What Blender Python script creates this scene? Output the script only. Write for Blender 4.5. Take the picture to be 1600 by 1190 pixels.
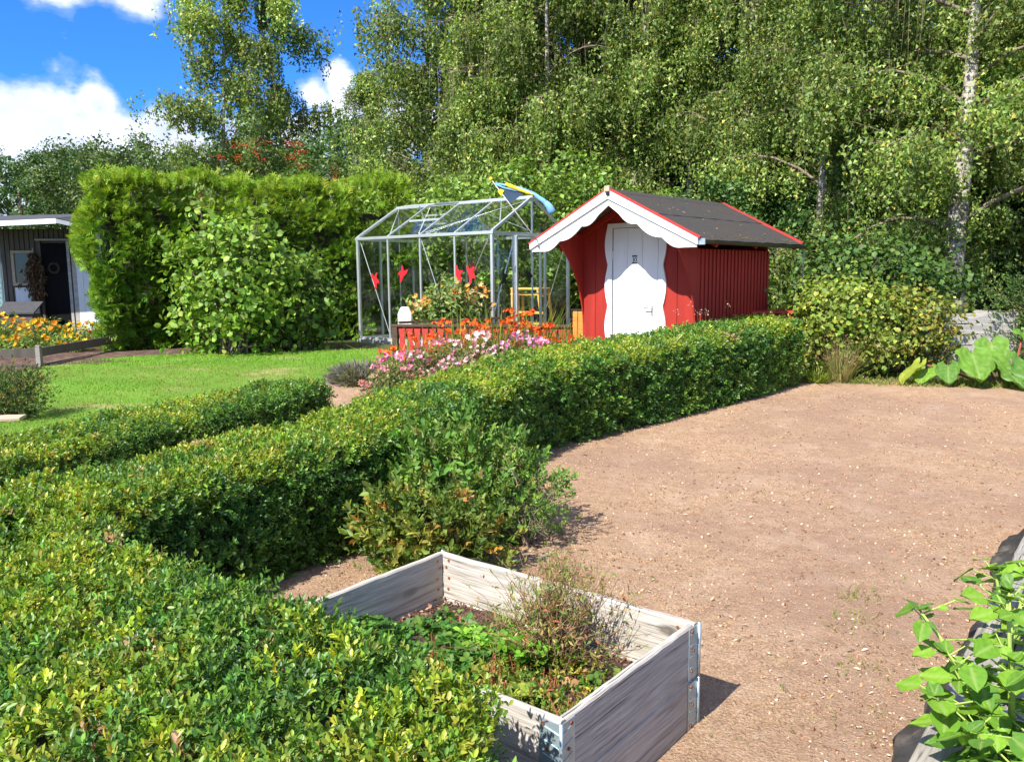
import bpy, math, random
import numpy as np
from mathutils import Vector, Matrix

random.seed(11)
rng = np.random.default_rng(11)
PI = math.pi
scene = bpy.context.scene
for o in list(bpy.data.objects): bpy.data.objects.remove(o)
COL = scene.collection

# ------------------------------------------------------------------ camera
PITCH, ROLL, EYE = .132, -.010, 1.58
cam_d = bpy.data.cameras.new('camera'); cam = bpy.data.objects.new('camera', cam_d); COL.objects.link(cam)
cam_d.sensor_width = 36; cam_d.lens = 28.8; cam_d.clip_start = .05; cam_d.clip_end = 2000
Fw = Vector((0, math.cos(PITCH), -math.sin(PITCH))); U0 = Vector((0, math.sin(PITCH), math.cos(PITCH))); R0 = Vector((1, 0, 0))
Rv = math.cos(ROLL)*R0+math.sin(ROLL)*U0; Uv = -math.sin(ROLL)*R0+math.cos(ROLL)*U0
m = Matrix((Rv, Uv, -Fw)).transposed().to_4x4(); m.translation = Vector((0, 0, EYE)); cam.matrix_world = m
scene.camera = cam

# ------------------------------------------------------------------ light and exposure
SUN_EL = math.radians(47); HEAD = Vector((.64, .768, 0)).normalized()
sd = bpy.data.lights.new('sun', 'SUN'); sd.energy = 4.8; sd.angle = math.radians(.53); sd.color = (1, .955, .88)
sun = bpy.data.objects.new('sun', sd); COL.objects.link(sun)
sun.rotation_euler = Vector((HEAD.x*math.cos(SUN_EL), HEAD.y*math.cos(SUN_EL), -math.sin(SUN_EL))).to_track_quat('-Z', 'Y').to_euler()
sun.location = (-20, -20, 30)
scene.view_settings.view_transform = 'Standard'; scene.view_settings.look = 'None'
scene.view_settings.exposure = 1.03; scene.view_settings.gamma = 1; scene.view_settings.use_curve_mapping = False
scene.cycles.max_bounces = 8; scene.cycles.diffuse_bounces = 3; scene.cycles.transparent_max_bounces = 24
scene.cycles.transmission_bounces = 4; scene.cycles.glossy_bounces = 3

# ------------------------------------------------------------------ node helper
def sock(s, k):
    return s[k]
def node(nt, typ, ins=None, **kw):
    n = nt.nodes.new(typ)
    for k, v in kw.items(): setattr(n, k, v)
    for k, v in (ins or {}).items():
        if isinstance(v, bpy.types.NodeSocket): nt.links.new(v, n.inputs[k])
        else: n.inputs[k].default_value = v
    return n
def ramp(nt, fac, stops, interp='LINEAR'):
    n = nt.nodes.new('ShaderNodeValToRGB'); nt.links.new(fac, n.inputs[0]); cr = n.color_ramp; cr.interpolation = interp
    while len(cr.elements) < len(stops): cr.elements.new(.5)
    for e, (p, c) in zip(cr.elements, stops):
        e.position = p; e.color = (*c, 1) if len(c) == 3 else c
    return n.outputs[0]
def math_n(nt, op, a, b=None, c=None, clamp=False):
    n = nt.nodes.new('ShaderNodeMath'); n.operation = op; n.use_clamp = clamp
    for i, v in enumerate((a, b, c)):
        if v is None: continue
        if isinstance(v, bpy.types.NodeSocket): nt.links.new(v, n.inputs[i])
        else: n.inputs[i].default_value = v
    return n.outputs[0]
def vmath(nt, op, a, b=None, s=None):
    n = nt.nodes.new('ShaderNodeVectorMath'); n.operation = op
    for i, v in enumerate((a, b)):
        if v is None: continue
        if isinstance(v, bpy.types.NodeSocket): nt.links.new(v, n.inputs[i])
        else: n.inputs[i].default_value = v
    if s is not None: n.inputs['Scale'].default_value = s
    return n
def mixc(nt, fac, a, b, mode='MIX'):
    n = nt.nodes.new('ShaderNodeMix'); n.data_type = 'RGBA'; n.blend_type = mode
    for i, v in ((0, fac), (6, a), (7, b)):
        if isinstance(v, bpy.types.NodeSocket): nt.links.new(v, n.inputs[i])
        else: n.inputs[i].default_value = v if i == 0 else (*v, 1) if len(v) == 3 else v
    return n.outputs[2]

# ------------------------------------------------------------------ world: clear sky with cumulus
world = bpy.data.worlds.new('World'); scene.world = world; world.use_nodes = True
nt = world.node_tree; nt.nodes.clear()
SKY_STRENGTH = .135
sky = node(nt, 'ShaderNodeTexSky', sky_type='NISHITA', sun_disc=False, sun_elevation=SUN_EL,
           sun_rotation=math.atan2(-HEAD.x, -HEAD.y) % (2*PI), altitude=30, air_density=1.0, dust_density=.3, ozone_density=3.0)
tc = node(nt, 'ShaderNodeTexCoord'); dirv = tc.outputs['Generated']
sep = node(nt, 'ShaderNodeSeparateXYZ', {0: dirv})
nz = node(nt, 'ShaderNodeTexNoise', {'Vector': vmath(nt, 'MULTIPLY', dirv, (1, 1, 1.5)).outputs[0], 'Scale': 7.0, 'Detail': 9.0, 'Roughness': .55})
nz2 = node(nt, 'ShaderNodeTexNoise', {'Vector': vmath(nt, 'ADD', vmath(nt, 'MULTIPLY', dirv, (1, 1, 1.4)).outputs[0], (.02, .01, -.03)).outputs[0], 'Scale': 9.0, 'Detail': 5.0, 'Roughness': .5})
big = node(nt, 'ShaderNodeTexNoise', {'Vector': dirv, 'Scale': 2.3, 'Detail': 2.0})
# a bank of cumulus round the horizon: density falls with height, its top modulated by the large noise
bank = math_n(nt, 'SUBTRACT', math_n(nt, 'MULTIPLY', big.outputs[0], .20), sep.outputs[2])
bank = math_n(nt, 'MULTIPLY', bank, 3.2)
scat = math_n(nt, 'MULTIPLY', math_n(nt, 'SUBTRACT', big.outputs[0], .48), 3.0)  # clouds added overhead and behind the camera to make ambient light less blue
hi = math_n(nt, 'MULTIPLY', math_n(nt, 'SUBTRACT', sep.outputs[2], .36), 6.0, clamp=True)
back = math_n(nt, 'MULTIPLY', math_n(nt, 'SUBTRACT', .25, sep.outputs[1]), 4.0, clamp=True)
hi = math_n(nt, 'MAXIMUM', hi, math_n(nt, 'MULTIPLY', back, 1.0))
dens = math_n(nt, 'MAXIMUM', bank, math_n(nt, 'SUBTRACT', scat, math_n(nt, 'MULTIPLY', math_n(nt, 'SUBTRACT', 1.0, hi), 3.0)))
def pix_dir(px, py):
    v = Fw+(px-800)/1280*Rv-(py-595)/1280*Uv
    return tuple(v.normalized())
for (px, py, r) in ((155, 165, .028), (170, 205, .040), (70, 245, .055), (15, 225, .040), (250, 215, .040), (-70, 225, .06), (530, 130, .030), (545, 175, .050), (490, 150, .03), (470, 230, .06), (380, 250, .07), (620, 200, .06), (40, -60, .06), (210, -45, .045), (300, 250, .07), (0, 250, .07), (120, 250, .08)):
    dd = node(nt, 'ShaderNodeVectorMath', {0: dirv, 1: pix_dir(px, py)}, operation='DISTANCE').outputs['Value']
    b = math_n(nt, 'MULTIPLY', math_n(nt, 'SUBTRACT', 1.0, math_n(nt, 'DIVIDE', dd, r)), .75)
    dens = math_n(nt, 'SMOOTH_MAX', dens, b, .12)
dens = math_n(nt, 'ADD', dens, math_n(nt, 'MULTIPLY', math_n(nt, 'SUBTRACT', nz.outputs[0], .5), 2.3))
mask = ramp(nt, dens, [(.0, (0, 0, 0)), (.10, (.12, .12, .12)), (.30, (.9, .9, .9)), (.45, (1, 1, 1))])
shade = ramp(nt, math_n(nt, 'ADD', math_n(nt, 'MULTIPLY', dens, .25), math_n(nt, 'MULTIPLY', nz2.outputs[0], 1.0)), [(.40, (6.3, 6.3, 6.35)), (.58, (4.3, 4.55, 5.3)), (.78, (2.9, 3.3, 4.4))])
skycol = mixc(nt, 1.0, sky.outputs[0], (.15, .43, .86), 'MULTIPLY')
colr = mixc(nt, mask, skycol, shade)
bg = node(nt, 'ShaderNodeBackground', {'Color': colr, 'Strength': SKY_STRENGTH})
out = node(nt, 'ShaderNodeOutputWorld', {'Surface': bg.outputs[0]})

# ------------------------------------------------------------------ materials
def new_mat(name):
    mt = bpy.data.materials.new(name); mt.use_nodes = True; nt = mt.node_tree; nt.nodes.clear()
    o = nt.nodes.new('ShaderNodeOutputMaterial'); return mt, nt, o
def pbsdf(nt, col, rough=.6, metal=0, bump=None, bs=.3, spec=.5, dist=.01):
    ins = {'Base Color': col if isinstance(col, bpy.types.NodeSocket) else (*col, 1), 'Roughness': rough, 'Metallic': metal, 'Specular IOR Level': spec}
    if bump is not None:
        ins['Normal'] = node(nt, 'ShaderNodeBump', {'Height': bump, 'Strength': bs, 'Distance': dist}).outputs[0]
    return node(nt, 'ShaderNodeBsdfPrincipled', ins)
def noise(nt, vec, scale, detail=4, rough=.55, out=0):
    return node(nt, 'ShaderNodeTexNoise', {'Vector': vec, 'Scale': scale, 'Detail': detail, 'Roughness': rough}).outputs[out]
def objco(nt, scale=(1, 1, 1), rand=True):
    t = node(nt, 'ShaderNodeTexCoord').outputs['Object']
    v = vmath(nt, 'MULTIPLY', t, scale).outputs[0]
    if rand:
        oi = node(nt, 'ShaderNodeObjectInfo').outputs['Random']
        cmb = node(nt, 'ShaderNodeCombineXYZ', {0: math_n(nt, 'MULTIPLY', oi, 37.), 1: math_n(nt, 'MULTIPLY', oi, 91.), 2: math_n(nt, 'MULTIPLY', oi, 53.)}).outputs[0]
        v = vmath(nt, 'ADD', v, cmb).outputs[0]
    return v
def mat_leaf(name, rough=.45, trans=.35, spec=.4, warm=(1.25, 1.15, .5)):
    mt, nt, o = new_mat(name)
    c = node(nt, 'ShaderNodeAttribute', attribute_name='col').outputs['Color']
    p = pbsdf(nt, c, rough, spec=spec)
    t = node(nt, 'ShaderNodeBsdfTranslucent', {'Color': mixc(nt, 1.0, c, warm, 'MULTIPLY')})
    mx = node(nt, 'ShaderNodeMixShader', {0: trans, 1: p.outputs[0], 2: t.outputs[0]})
    nt.links.new(mx.outputs[0], o.inputs[0]); return mt
def mat_simple(name, col, rough=.6, metal=0, var=.15, scale=8, bs=.15, stretch=(1, 1, 1), spec=.4, dirt=None):
    mt, nt, o = new_mat(name); v = objco(nt, stretch)
    n = noise(nt, v, scale, 6)
    a = tuple(max(0, x*(1-var)) for x in col); b = tuple(x*(1+var) for x in col)
    c = ramp(nt, n, [(.3, a), (.7, b)])
    if dirt:
        n2 = noise(nt, v, scale*.35, 8, .65)
        c = mixc(nt, ramp(nt, n2, [(.52, (0, 0, 0)), (.72, (.7, .7, .7))]), c, dirt)
    p = pbsdf(nt, c, rough, metal, noise(nt, v, scale*6, 3), bs, spec, .004); nt.links.new(p.outputs[0], o.inputs[0]); return mt
def mat_wood(name, light, dark, rough=.8, grain=1.0, bs=.5, knots=True, stain=None):
    # planks are modelled with their grain along local X
    mt, nt, o = new_mat(name)
    v = objco(nt, (1, 1, 1))
    warp = noise(nt, vmath(nt, 'MULTIPLY', v, (1.2, 5, 5)).outputs[0], 1.6, 2, out=1)
    v2 = vmath(nt, 'ADD', vmath(nt, 'MULTIPLY', v, (1.1, 26*grain, 26*grain)).outputs[0], vmath(nt, 'SCALE', warp, s=1.3).outputs[0]).outputs[0]
    g = noise(nt, v2, 2.2, 5, .65)
    g2 = noise(nt, vmath(nt, 'MULTIPLY', v, (3, 130*grain, 130*grain)).outputs[0], 1.5, 3, .6)
    fac = math_n(nt, 'ADD', math_n(nt, 'MULTIPLY', g, .5), math_n(nt, 'MULTIPLY', g2, .5))
    mid = tuple((a+b)/2 for a, b in zip(light, dark))
    c = ramp(nt, fac, [(.36, dark), (.47, mid), (.60, light)])
    h = fac
    if knots:
        vo = node(nt, 'ShaderNodeTexVoronoi', {'Vector': vmath(nt, 'MULTIPLY', v, (2.6, 6.5, 6.5)).outputs[0], 'Scale': 1.0})
        k = ramp(nt, vo.outputs['Distance'], [(.0, (1, 1, 1)), (.09, (1, 1, 1)), (.17, (0, 0, 0))])
        ck = noise(nt, vmath(nt, 'ADD', vmath(nt, 'MULTIPLY', v, (.9, 34*grain, 34*grain)).outputs[0], vmath(nt, 'SCALE', warp, s=1.0).outputs[0]).outputs[0], 1.6, 2, .5)
        c = mixc(nt, ramp(nt, ck, [(.0, (1, 1, 1)), (.27, (1, 1, 1)), (.33, (0, 0, 0))]), c, tuple(x*.4 for x in dark))
        c = mixc(nt, k, c, tuple(x*.55 for x in dark))
    if stain:
        s = ramp(nt, noise(nt, v, 3.5, 5, .6), [(.5, (0, 0, 0)), (.75, (.8, .8, .8))])
        c = mixc(nt, s, c, stain)
    p = pbsdf(nt, c, rough, 0, h, bs, .25, .004); nt.links.new(p.outputs[0], o.inputs[0]); return mt

M = {}
M['box_leaf'] = mat_leaf('box_leaf', .40, .36, .42)
M['leaf'] = mat_leaf('soft_leaf', .5, .38, .35)
M['birch_leaf'] = mat_leaf('birch_leaf', .45, .33, .35)
M['conifer'] = mat_leaf('conifer_leaf', .6, .35, .25)
M['big_leaf'] = mat_leaf('big_leaf', .5, .34, .3, (1.3, 1.2, .45))
M['petal'] = mat_leaf('petal', .6, .35, .2, (1, 1, 1))
M['grass'] = mat_leaf('grass_blade', .6, .4, .25, (1.1, 1.1, .6))
M['stone'] = mat_leaf('stone', .9, 0.0, .2, (1, 1, 1))
M['twig'] = mat_simple('twig_bark', (.20, .155, .11), .9, var=.35, scale=20, bs=.3)
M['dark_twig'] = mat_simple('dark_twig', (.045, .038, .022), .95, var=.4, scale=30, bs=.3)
M['bark'] = mat_simple('brown_bark', (.14, .11, .08), .95, var=.5, scale=9, bs=.8, stretch=(1, 1, .3))
M['white'] = mat_simple('white_paint', (.78, .78, .77), .5, var=.03, scale=14, bs=.12, stretch=(1, 1, .15), dirt=(.66, .65, .61))
M['white_board'] = mat_simple('limewashed_board', (.42, .395, .36), .75, var=.3, scale=10, bs=.4, stretch=(.3, 1, 2.5), dirt=(.35, .33, .30))
M['red'] = mat_simple('falu_red_paint', (.31, .024, .014), .62, var=.14, scale=12, bs=.25, stretch=(1, 1, .12), spec=.3)
M['red_side'] = M['red']
M['red_trim'] = mat_simple('red_metal_trim', (.46, .04, .035), .4, var=.08, scale=6)
M['bright_red'] = mat_simple('bright_red_plastic', (.55, .02, .03), .45, var=.04)
M['black_plastic'] = mat_simple('black_plastic', (.015, .015, .017), .4, var=.1)
M['alu'] = mat_simple('aluminium', (.72, .74, .74), .38, .7, var=.06, scale=5, bs=.03)
M['zinc'] = mat_simple('galvanised_steel', (.40, .50, .53), .42, .6, var=.14, scale=26, bs=.05)
M['steel'] = mat_simple('steel', (.5, .5, .5), .3, .9, var=.05)
M['copper'] = mat_simple('rusty_rivet', (.26, .09, .05), .6, .3, var=.3, scale=60)
M['dark_metal'] = mat_simple('dark_metal', (.06, .055, .045), .45, .5, var=.15)
M['felt_grey'] = mat_simple('grey_felt', (.06, .06, .065), .8, var=.2, scale=12)
M['tan'] = mat_simple('tan_straw', (.42, .31, .12), .9, var=.25, scale=25, stretch=(1, 1, .3))
M['dark_panel'] = mat_simple('dark_grey_paint', (.010, .010, .011), .9, var=.12, spec=.08)
M['teal'] = mat_simple('teal_paint', (.20, .34, .32), .7, var=.08)
M['grey_panel'] = mat_simple('grey_brown_board', (.12, .10, .08), .8, var=.2, scale=10, stretch=(1, 1, .2))
M['blue'] = mat_simple('blue_cloth', (.15, .34, .60), .8, var=.08)
M['shaded_blue'] = mat_simple('shaded_blue_cloth', (.03, .055, .10), .85, var=.15)
M['yellow'] = mat_simple('yellow_cloth', (.80, .58, .02), .75, var=.06)
M['concrete'] = mat_simple('concrete', (.42, .40, .36), .9, var=.15, scale=14, bs=.4)
M['foil'] = mat_simple('black_fabric', (.035, .033, .030), .6, var=.6, scale=7, bs=.9, dirt=(.34, .27, .20))
M['old_wood'] = mat_wood('weathered_pine', (.54, .50, .44), (.21, .185, .155), .85, 1.25, .8, stain=(.40, .345, .27))
M['silver_wood'] = mat_wood('silver_grey_wood', (.33, .30, .26), (.13, .115, .10), .85, .8, .7)
M['brown_wood'] = mat_wood('dark_brown_wood', (.105, .065, .045), (.045, .028, .02), .75, 1, .3, knots=False)
M['tan_wood'] = mat_wood('tan_wood', (.52, .42, .30), (.33, .25, .17), .8, 1, .4, knots=False)
M['orange_wood'] = mat_wood('oiled_orange_wood', (.62, .27, .055), (.40, .15, .03), .5, 1, .2, knots=False)
M['golden_wood'] = mat_wood('golden_wood', (.85, .52, .12), (.70, .40, .08), .55, 1, .2, knots=False)

mt, nt, o = new_mat('glass_pane')
bf = node(nt, 'ShaderNodeNewGeometry').outputs['Backfacing']
fr = node(nt, 'ShaderNodeFresnel', {'IOR': math_n(nt, 'SUBTRACT', 1.5, math_n(nt, 'MULTIPLY', bf, 1.5-1/1.5))}).outputs[0]
fr = math_n(nt, 'ADD', math_n(nt, 'MULTIPLY', fr, .9), .0, clamp=True)
tcv = node(nt, 'ShaderNodeTexCoord').outputs['Object']
dust = ramp(nt, noise(nt, tcv, 3, 6, .6), [(.45, (.0, .0, .0)), (.85, (.035, .035, .035))])
tr = node(nt, 'ShaderNodeBsdfTransparent', {'Color': (.975, .985, .98, 1)})
gl = node(nt, 'ShaderNodeBsdfGlossy', {'Color': (.95, .97, 1, 1), 'Roughness': .03})
df = node(nt, 'ShaderNodeBsdfDiffuse', {'Color': (.5, .52, .5, 1)})
m1 = node(nt, 'ShaderNodeMixShader', {0: fr, 1: tr.outputs[0], 2: gl.outputs[0]})
m2 = node(nt, 'ShaderNodeMixShader', {0: dust, 1: m1.outputs[0], 2: df.outputs[0]})
nt.links.new(m2.outputs[0], o.inputs[0]); M['glass'] = mt
mt, nt, o = new_mat('window_glass'); p = pbsdf(nt, (.10, .09, .06), .08, spec=.6); nt.links.new(p.outputs[0], o.inputs[0]); M['dark_glass'] = mt

# roofing felt
mt, nt, o = new_mat('roofing_felt'); v = node(nt, 'ShaderNodeTexCoord').outputs['Object']
n1 = noise(nt, v, 260, 2); n2 = noise(nt, v, 2.2, 6, .6); n3 = noise(nt, v, 60, 3)
c = ramp(nt, math_n(nt, 'ADD', math_n(nt, 'MULTIPLY', n1, .5), math_n(nt, 'MULTIPLY', n3, .5)), [(.38, (.024, .022, .020)), (.5, (.050, .045, .040)), (.66, (.095, .085, .075))])
c = mixc(nt, ramp(nt, n2, [(.45, (0, 0, 0)), (.7, (.55, .55, .55))]), c, (.065, .046, .032))
p = pbsdf(nt, c, .9, 0, n1, .5, .3, .003); nt.links.new(p.outputs[0], o.inputs[0]); M['roof_felt'] = mt

# bare soil
mt, nt, o = new_mat('dry_soil'); v = node(nt, 'ShaderNodeTexCoord').outputs['Object']
n1 = noise(nt, v, .9, 5, .6); n2 = noise(nt, v, 14, 8, .7); n3 = noise(nt, v, 95, 4, .7); n4 = noise(nt, v, 3.2, 5, .62)
c = ramp(nt, n2, [(.30, (0.250, 0.143, 0.082)), (.5, (0.420, 0.264, 0.156)), (.70, (0.576, 0.402, 0.256))])
c2 = ramp(nt, n3, [(.38, (0.180, 0.102, 0.057)), (.5, (0.420, 0.264, 0.161)), (.62, (0.719, 0.537, 0.356))])
c = mixc(nt, .5, c, c2)
c = mixc(nt, ramp(nt, n1, [(.42, (0, 0, 0)), (.60, (.65, .65, .65))]), c, (.32, .200, .140))
c = mixc(nt, ramp(nt, n4, [(.5, (0, 0, 0)), (.72, (.55, .55, .55))]), c, (.52, .37, .265))
vo = node(nt, 'ShaderNodeTexVoronoi', {'Vector': v, 'Scale': 55.0, 'Randomness': 1.0})
gr = ramp(nt, vo.outputs['Distance'], [(.0, (1, 1, 1)), (.16, (1, 1, 1)), (.28, (0, 0, 0))])
sel = ramp(nt, node(nt, 'ShaderNodeSeparateColor', {0: vo.outputs['Color']}).outputs[0], [(.74, (0, 0, 0)), (.78, (1, 1, 1))])
gm = math_n(nt, 'MULTIPLY', gr, sel)
c = mixc(nt, math_n(nt, 'MULTIPLY', gm, .7), c, (0.499, 0.410, 0.325))
hh = math_n(nt, 'ADD', math_n(nt, 'ADD', math_n(nt, 'MULTIPLY', n2, 1.3), math_n(nt, 'MULTIPLY', n3, .8)), math_n(nt, 'MULTIPLY', gm, .5))
p = pbsdf(nt, c, .95, 0, hh, .95, .15, .022); nt.links.new(p.outputs[0], o.inputs[0]); M['soil'] = mt
def mat_ground(name, stops, s1=3, s2=40, bs=.8, dist=.03, extra=None):
    mt, nt, o = new_mat(name); v = node(nt, 'ShaderNodeTexCoord').outputs['Object']
    a = noise(nt, v, s1, 6, .6); b = noise(nt, v, s2, 5, .7)
    f = math_n(nt, 'ADD', math_n(nt, 'MULTIPLY', a, .5), math_n(nt, 'MULTIPLY', b, .5))
    c = ramp(nt, f, stops)
    if extra: c = mixc(nt, ramp(nt, noise(nt, vmath(nt, 'MULTIPLY', v, (1, 1.6, 1)).outputs[0], extra[0], 4, .55), [(extra[1], (0, 0, 0)), (extra[1]+.13, (.85, .85, .85))]), c, extra[2])
    p = pbsdf(nt, c, .95, 0, b, bs, .15, dist); nt.links.new(p.outputs[0], o.inputs[0]); return mt
M['bark_mulch'] = mat_ground('bark_mulch', [(.38, (.06, .035, .028)), (.5, (.13, .08, .062)), (.64, (.24, .16, .125))], 8, 70)
M['dark_soil'] = mat_ground('dark_soil', [(.36, (.045, .025, .018)), (.5, (.11, .065, .048)), (.66, (.22, .14, .105))], 10, 80)
M['turf'] = mat_ground('turf', [(.36, (.09, .19, .018)), (.5, (.13, .26, .028)), (.66, (.18, .32, .04))], 1.5, 60, extra=(1.1, .56, (.34, .31, .12)))
M['rough_ground'] = mat_ground('rough_ground', [(.36, (.035, .045, .015)), (.5, (.075, .08, .03)), (.66, (.17, .145, .07))], .8, 25)
# birch bark: pale with dark lenticels, rough and dark at the foot
mt, nt, o = new_mat('birch_bark'); v = objco(nt, (1, 1, 1), False)
n1 = noise(nt, vmath(nt, 'MULTIPLY', v, (3, 3, 14)).outputs[0], 2.0, 6, .7); n2 = noise(nt, vmath(nt, 'MULTIPLY', v, (2.2, 2.2, 1.1)).outputs[0], 3, 6, .7)
z = node(nt, 'ShaderNodeSeparateXYZ', {0: v}).outputs[2]
low = math_n(nt, 'MULTIPLY', math_n(nt, 'SUBTRACT', 2.2, z), .05)
c = ramp(nt, n1, [(.33, (.05, .045, .04)), (.45, (.26, .23, .19)), (.62, (.50, .46, .40))])
c = mixc(nt, ramp(nt, math_n(nt, 'ADD', n2, low), [(.5, (0, 0, 0)), (.6, (.9, .9, .9))]), c, (.085, .07, .055))
p = pbsdf(nt, c, .85, 0, n2, .8, .25, .03); nt.links.new(p.outputs[0], o.inputs[0]); M['birch_bark'] = mt

# ------------------------------------------------------------------ geometry helpers
def gz(y): return .3*min(1., max(0., (y-4.5)/9.))
def gza(y): return .3*np.clip((y-4.5)/9., 0, 1)

def tag(o, label=None, cat=None, group=None, kind=None):
    if label: o['label'] = label
    if cat: o['category'] = cat
    if group: o['group'] = group
    if kind: o['kind'] = kind
    return o
def thing(name, label, cat, loc=(0, 0, 0), rz=0, group=None):
    o = bpy.data.objects.new(name, None); o.empty_display_size = .2; COL.objects.link(o)
    o.location = loc; o.rotation_euler = (0, 0, rz); return tag(o, label, cat, group)
def link(name, me, parent=None, kind=None, label=None):
    o = bpy.data.objects.new(name, me); COL.objects.link(o)
    if parent: o.parent = parent
    if kind: o['kind'] = kind
    if label: o['label'] = label
    return o
def raw_mesh(name, V, F, mat, col=None, smooth=False):
    """V (n,3), F (m,k) array of equal sized faces or a list of such arrays"""
    V = np.asarray(V, np.float32); me = bpy.data.meshes.new(name)
    Fs = F if isinstance(F, list) else [F]
    Fs = [np.asarray(f, np.int32) for f in Fs if len(f)]
    me.vertices.add(len(V)); me.vertices.foreach_set('co', V.ravel())
    nl = sum(f.size for f in Fs); npoly = sum(len(f) for f in Fs)
    me.loops.add(nl); me.loops.foreach_set('vertex_index', np.concatenate([f.ravel() for f in Fs]))
    me.polygons.add(npoly)
    tot = np.concatenate([np.full(len(f), f.shape[1], np.int32) for f in Fs])
    start = np.concatenate([[0], np.cumsum(tot)[:-1]]).astype(np.int32)
    me.polygons.foreach_set('loop_start', start)
    try: me.polygons.foreach_set('loop_total', tot)
    except Exception: pass
    me.update(calc_edges=True)
    if smooth: me.polygons.foreach_set('use_smooth', np.ones(npoly, bool))
    if col is not None:
        a = me.color_attributes.new('col', 'FLOAT_COLOR', 'POINT')
        c4 = np.ones((len(V), 4), np.float32); c4[:, :3] = col; a.data.foreach_set('color', c4.ravel())
    me.materials.append(mat); return me

class MB:
    def __init__(s): s.v = []; s.f = []
    def add(s, V, F):
        b = len(s.v); s.v += [tuple(p) for p in V]; s.f += [tuple(i+b for i in f) for f in F]; return s
    def box(s, x0, y0, z0, x1, y1, z1, mtx=None):
        V = [Vector((x, y, z)) for z in (z0, z1) for y in (y0, y1) for x in (x0, x1)]
        if mtx: V = [mtx @ v for v in V]
        return s.add(V, [(0, 2, 3, 1), (4, 5, 7, 6), (0, 1, 5, 4), (2, 6, 7, 3), (0, 4, 6, 2), (1, 3, 7, 5)])
    def bar(s, a, b, w, h=None, up=(0, 0, 1)):
        a, b = Vector(a), Vector(b); d = (b-a).normalized(); h = h or w
        u = Vector(up); sd = d.cross(u)
        if sd.length < 1e-3: sd = d.cross(Vector((1, 0, 0)))
        sd.normalize(); u = sd.cross(d)
        V = [p+sd*x*w/2+u*y*h/2 for p in (a, b) for x, y in ((-1, -1), (1, -1), (1, 1), (-1, 1))]
        return s.add(V, [(0, 1, 2, 3), (7, 6, 5, 4), (0, 4, 5, 1), (1, 5, 6, 2), (2, 6, 7, 3), (3, 7, 4, 0)])
    def tube(s, pts, rad, n=6, cap=True):
        pts = [Vector(p) for p in pts]; rad = rad if hasattr(rad, '__len__') else [rad]*len(pts)
        V = []; F = []; ref = Vector((.31, .17, .93))
        for i, p in enumerate(pts):
            d = (pts[min(i+1, len(pts)-1)]-pts[max(i-1, 0)])
            if d.length < 1e-9: d = Vector((0, 0, 1))
            d.normalize(); a = d.cross(ref)
            if a.length < .05: a = d.cross(Vector((1, 0, 0)))
            a.normalize(); b = d.cross(a)
            for k in range(n):
                t = 2*PI*k/n; V.append(p+(a*math.cos(t)+b*math.sin(t))*rad[i])
        for i in range(len(pts)-1):
            for k in range(n):
                k2 = (k+1) % n; F.append((i*n+k, i*n+k2, (i+1)*n+k2, (i+1)*n+k))
        if cap: F.append(tuple(range(n-1, -1, -1))); F.append(tuple((len(pts)-1)*n+k for k in range(n)))
        return s.add(V, F)
    def prism(s, poly, y0, y1, axis='y'):
        """poly: 2-d outline, extruded along the axis"""
        n = len(poly)
        mk = {'y': lambda a, b, t: (a, t, b), 'x': lambda a, b, t: (t, a, b), 'z': lambda a, b, t: (a, b, t)}[axis]
        V = [mk(a, b, y0) for a, b in poly]+[mk(a, b, y1) for a, b in poly]
        F = [tuple(range(n)), tuple(range(2*n-1, n-1, -1))]+[(i, i+n, (i+1) % n+n, (i+1) % n) for i in range(n)]
        return s.add(V, F)
    def ball(s, c, r, n=8, sc=(1, 1, 1)):
        c = Vector(c); V = []; F = []; m_ = n//2
        for i in range(m_+1):
            th = PI*i/m_
            for k in range(n):
                ph = 2*PI*k/n; V.append((c.x+r*sc[0]*math.sin(th)*math.cos(ph), c.y+r*sc[1]*math.sin(th)*math.sin(ph), c.z+r*sc[2]*math.cos(th)))
        for i in range(m_):
            for k in range(n): F.append((i*n+k, (i+1)*n+k, (i+1)*n+(k+1) % n, i*n+(k+1) % n))
        return s.add(V, F)
    def mesh(s, name, mat, smooth=False):
        me = bpy.data.meshes.new(name); me.from_pydata(s.v, [], s.f); me.materials.append(mat)
        import bmesh
        bm = bmesh.new(); bm.from_mesh(me); bmesh.ops.recalc_face_normals(bm, faces=bm.faces); bm.to_mesh(me); bm.free()
        if smooth:
            for p in me.polygons: p.use_smooth = True
        return me
    def build(s, name, mat, parent=None, smooth=False, kind=None, label=None, bevel=0):
        o = link(name, s.mesh(name, mat, smooth), parent, kind, label)
        if bevel:
            b = o.modifiers.new('bevel', 'BEVEL'); b.width = bevel; b.segments = 1; b.limit_method = 'ANGLE'
        return o

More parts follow.
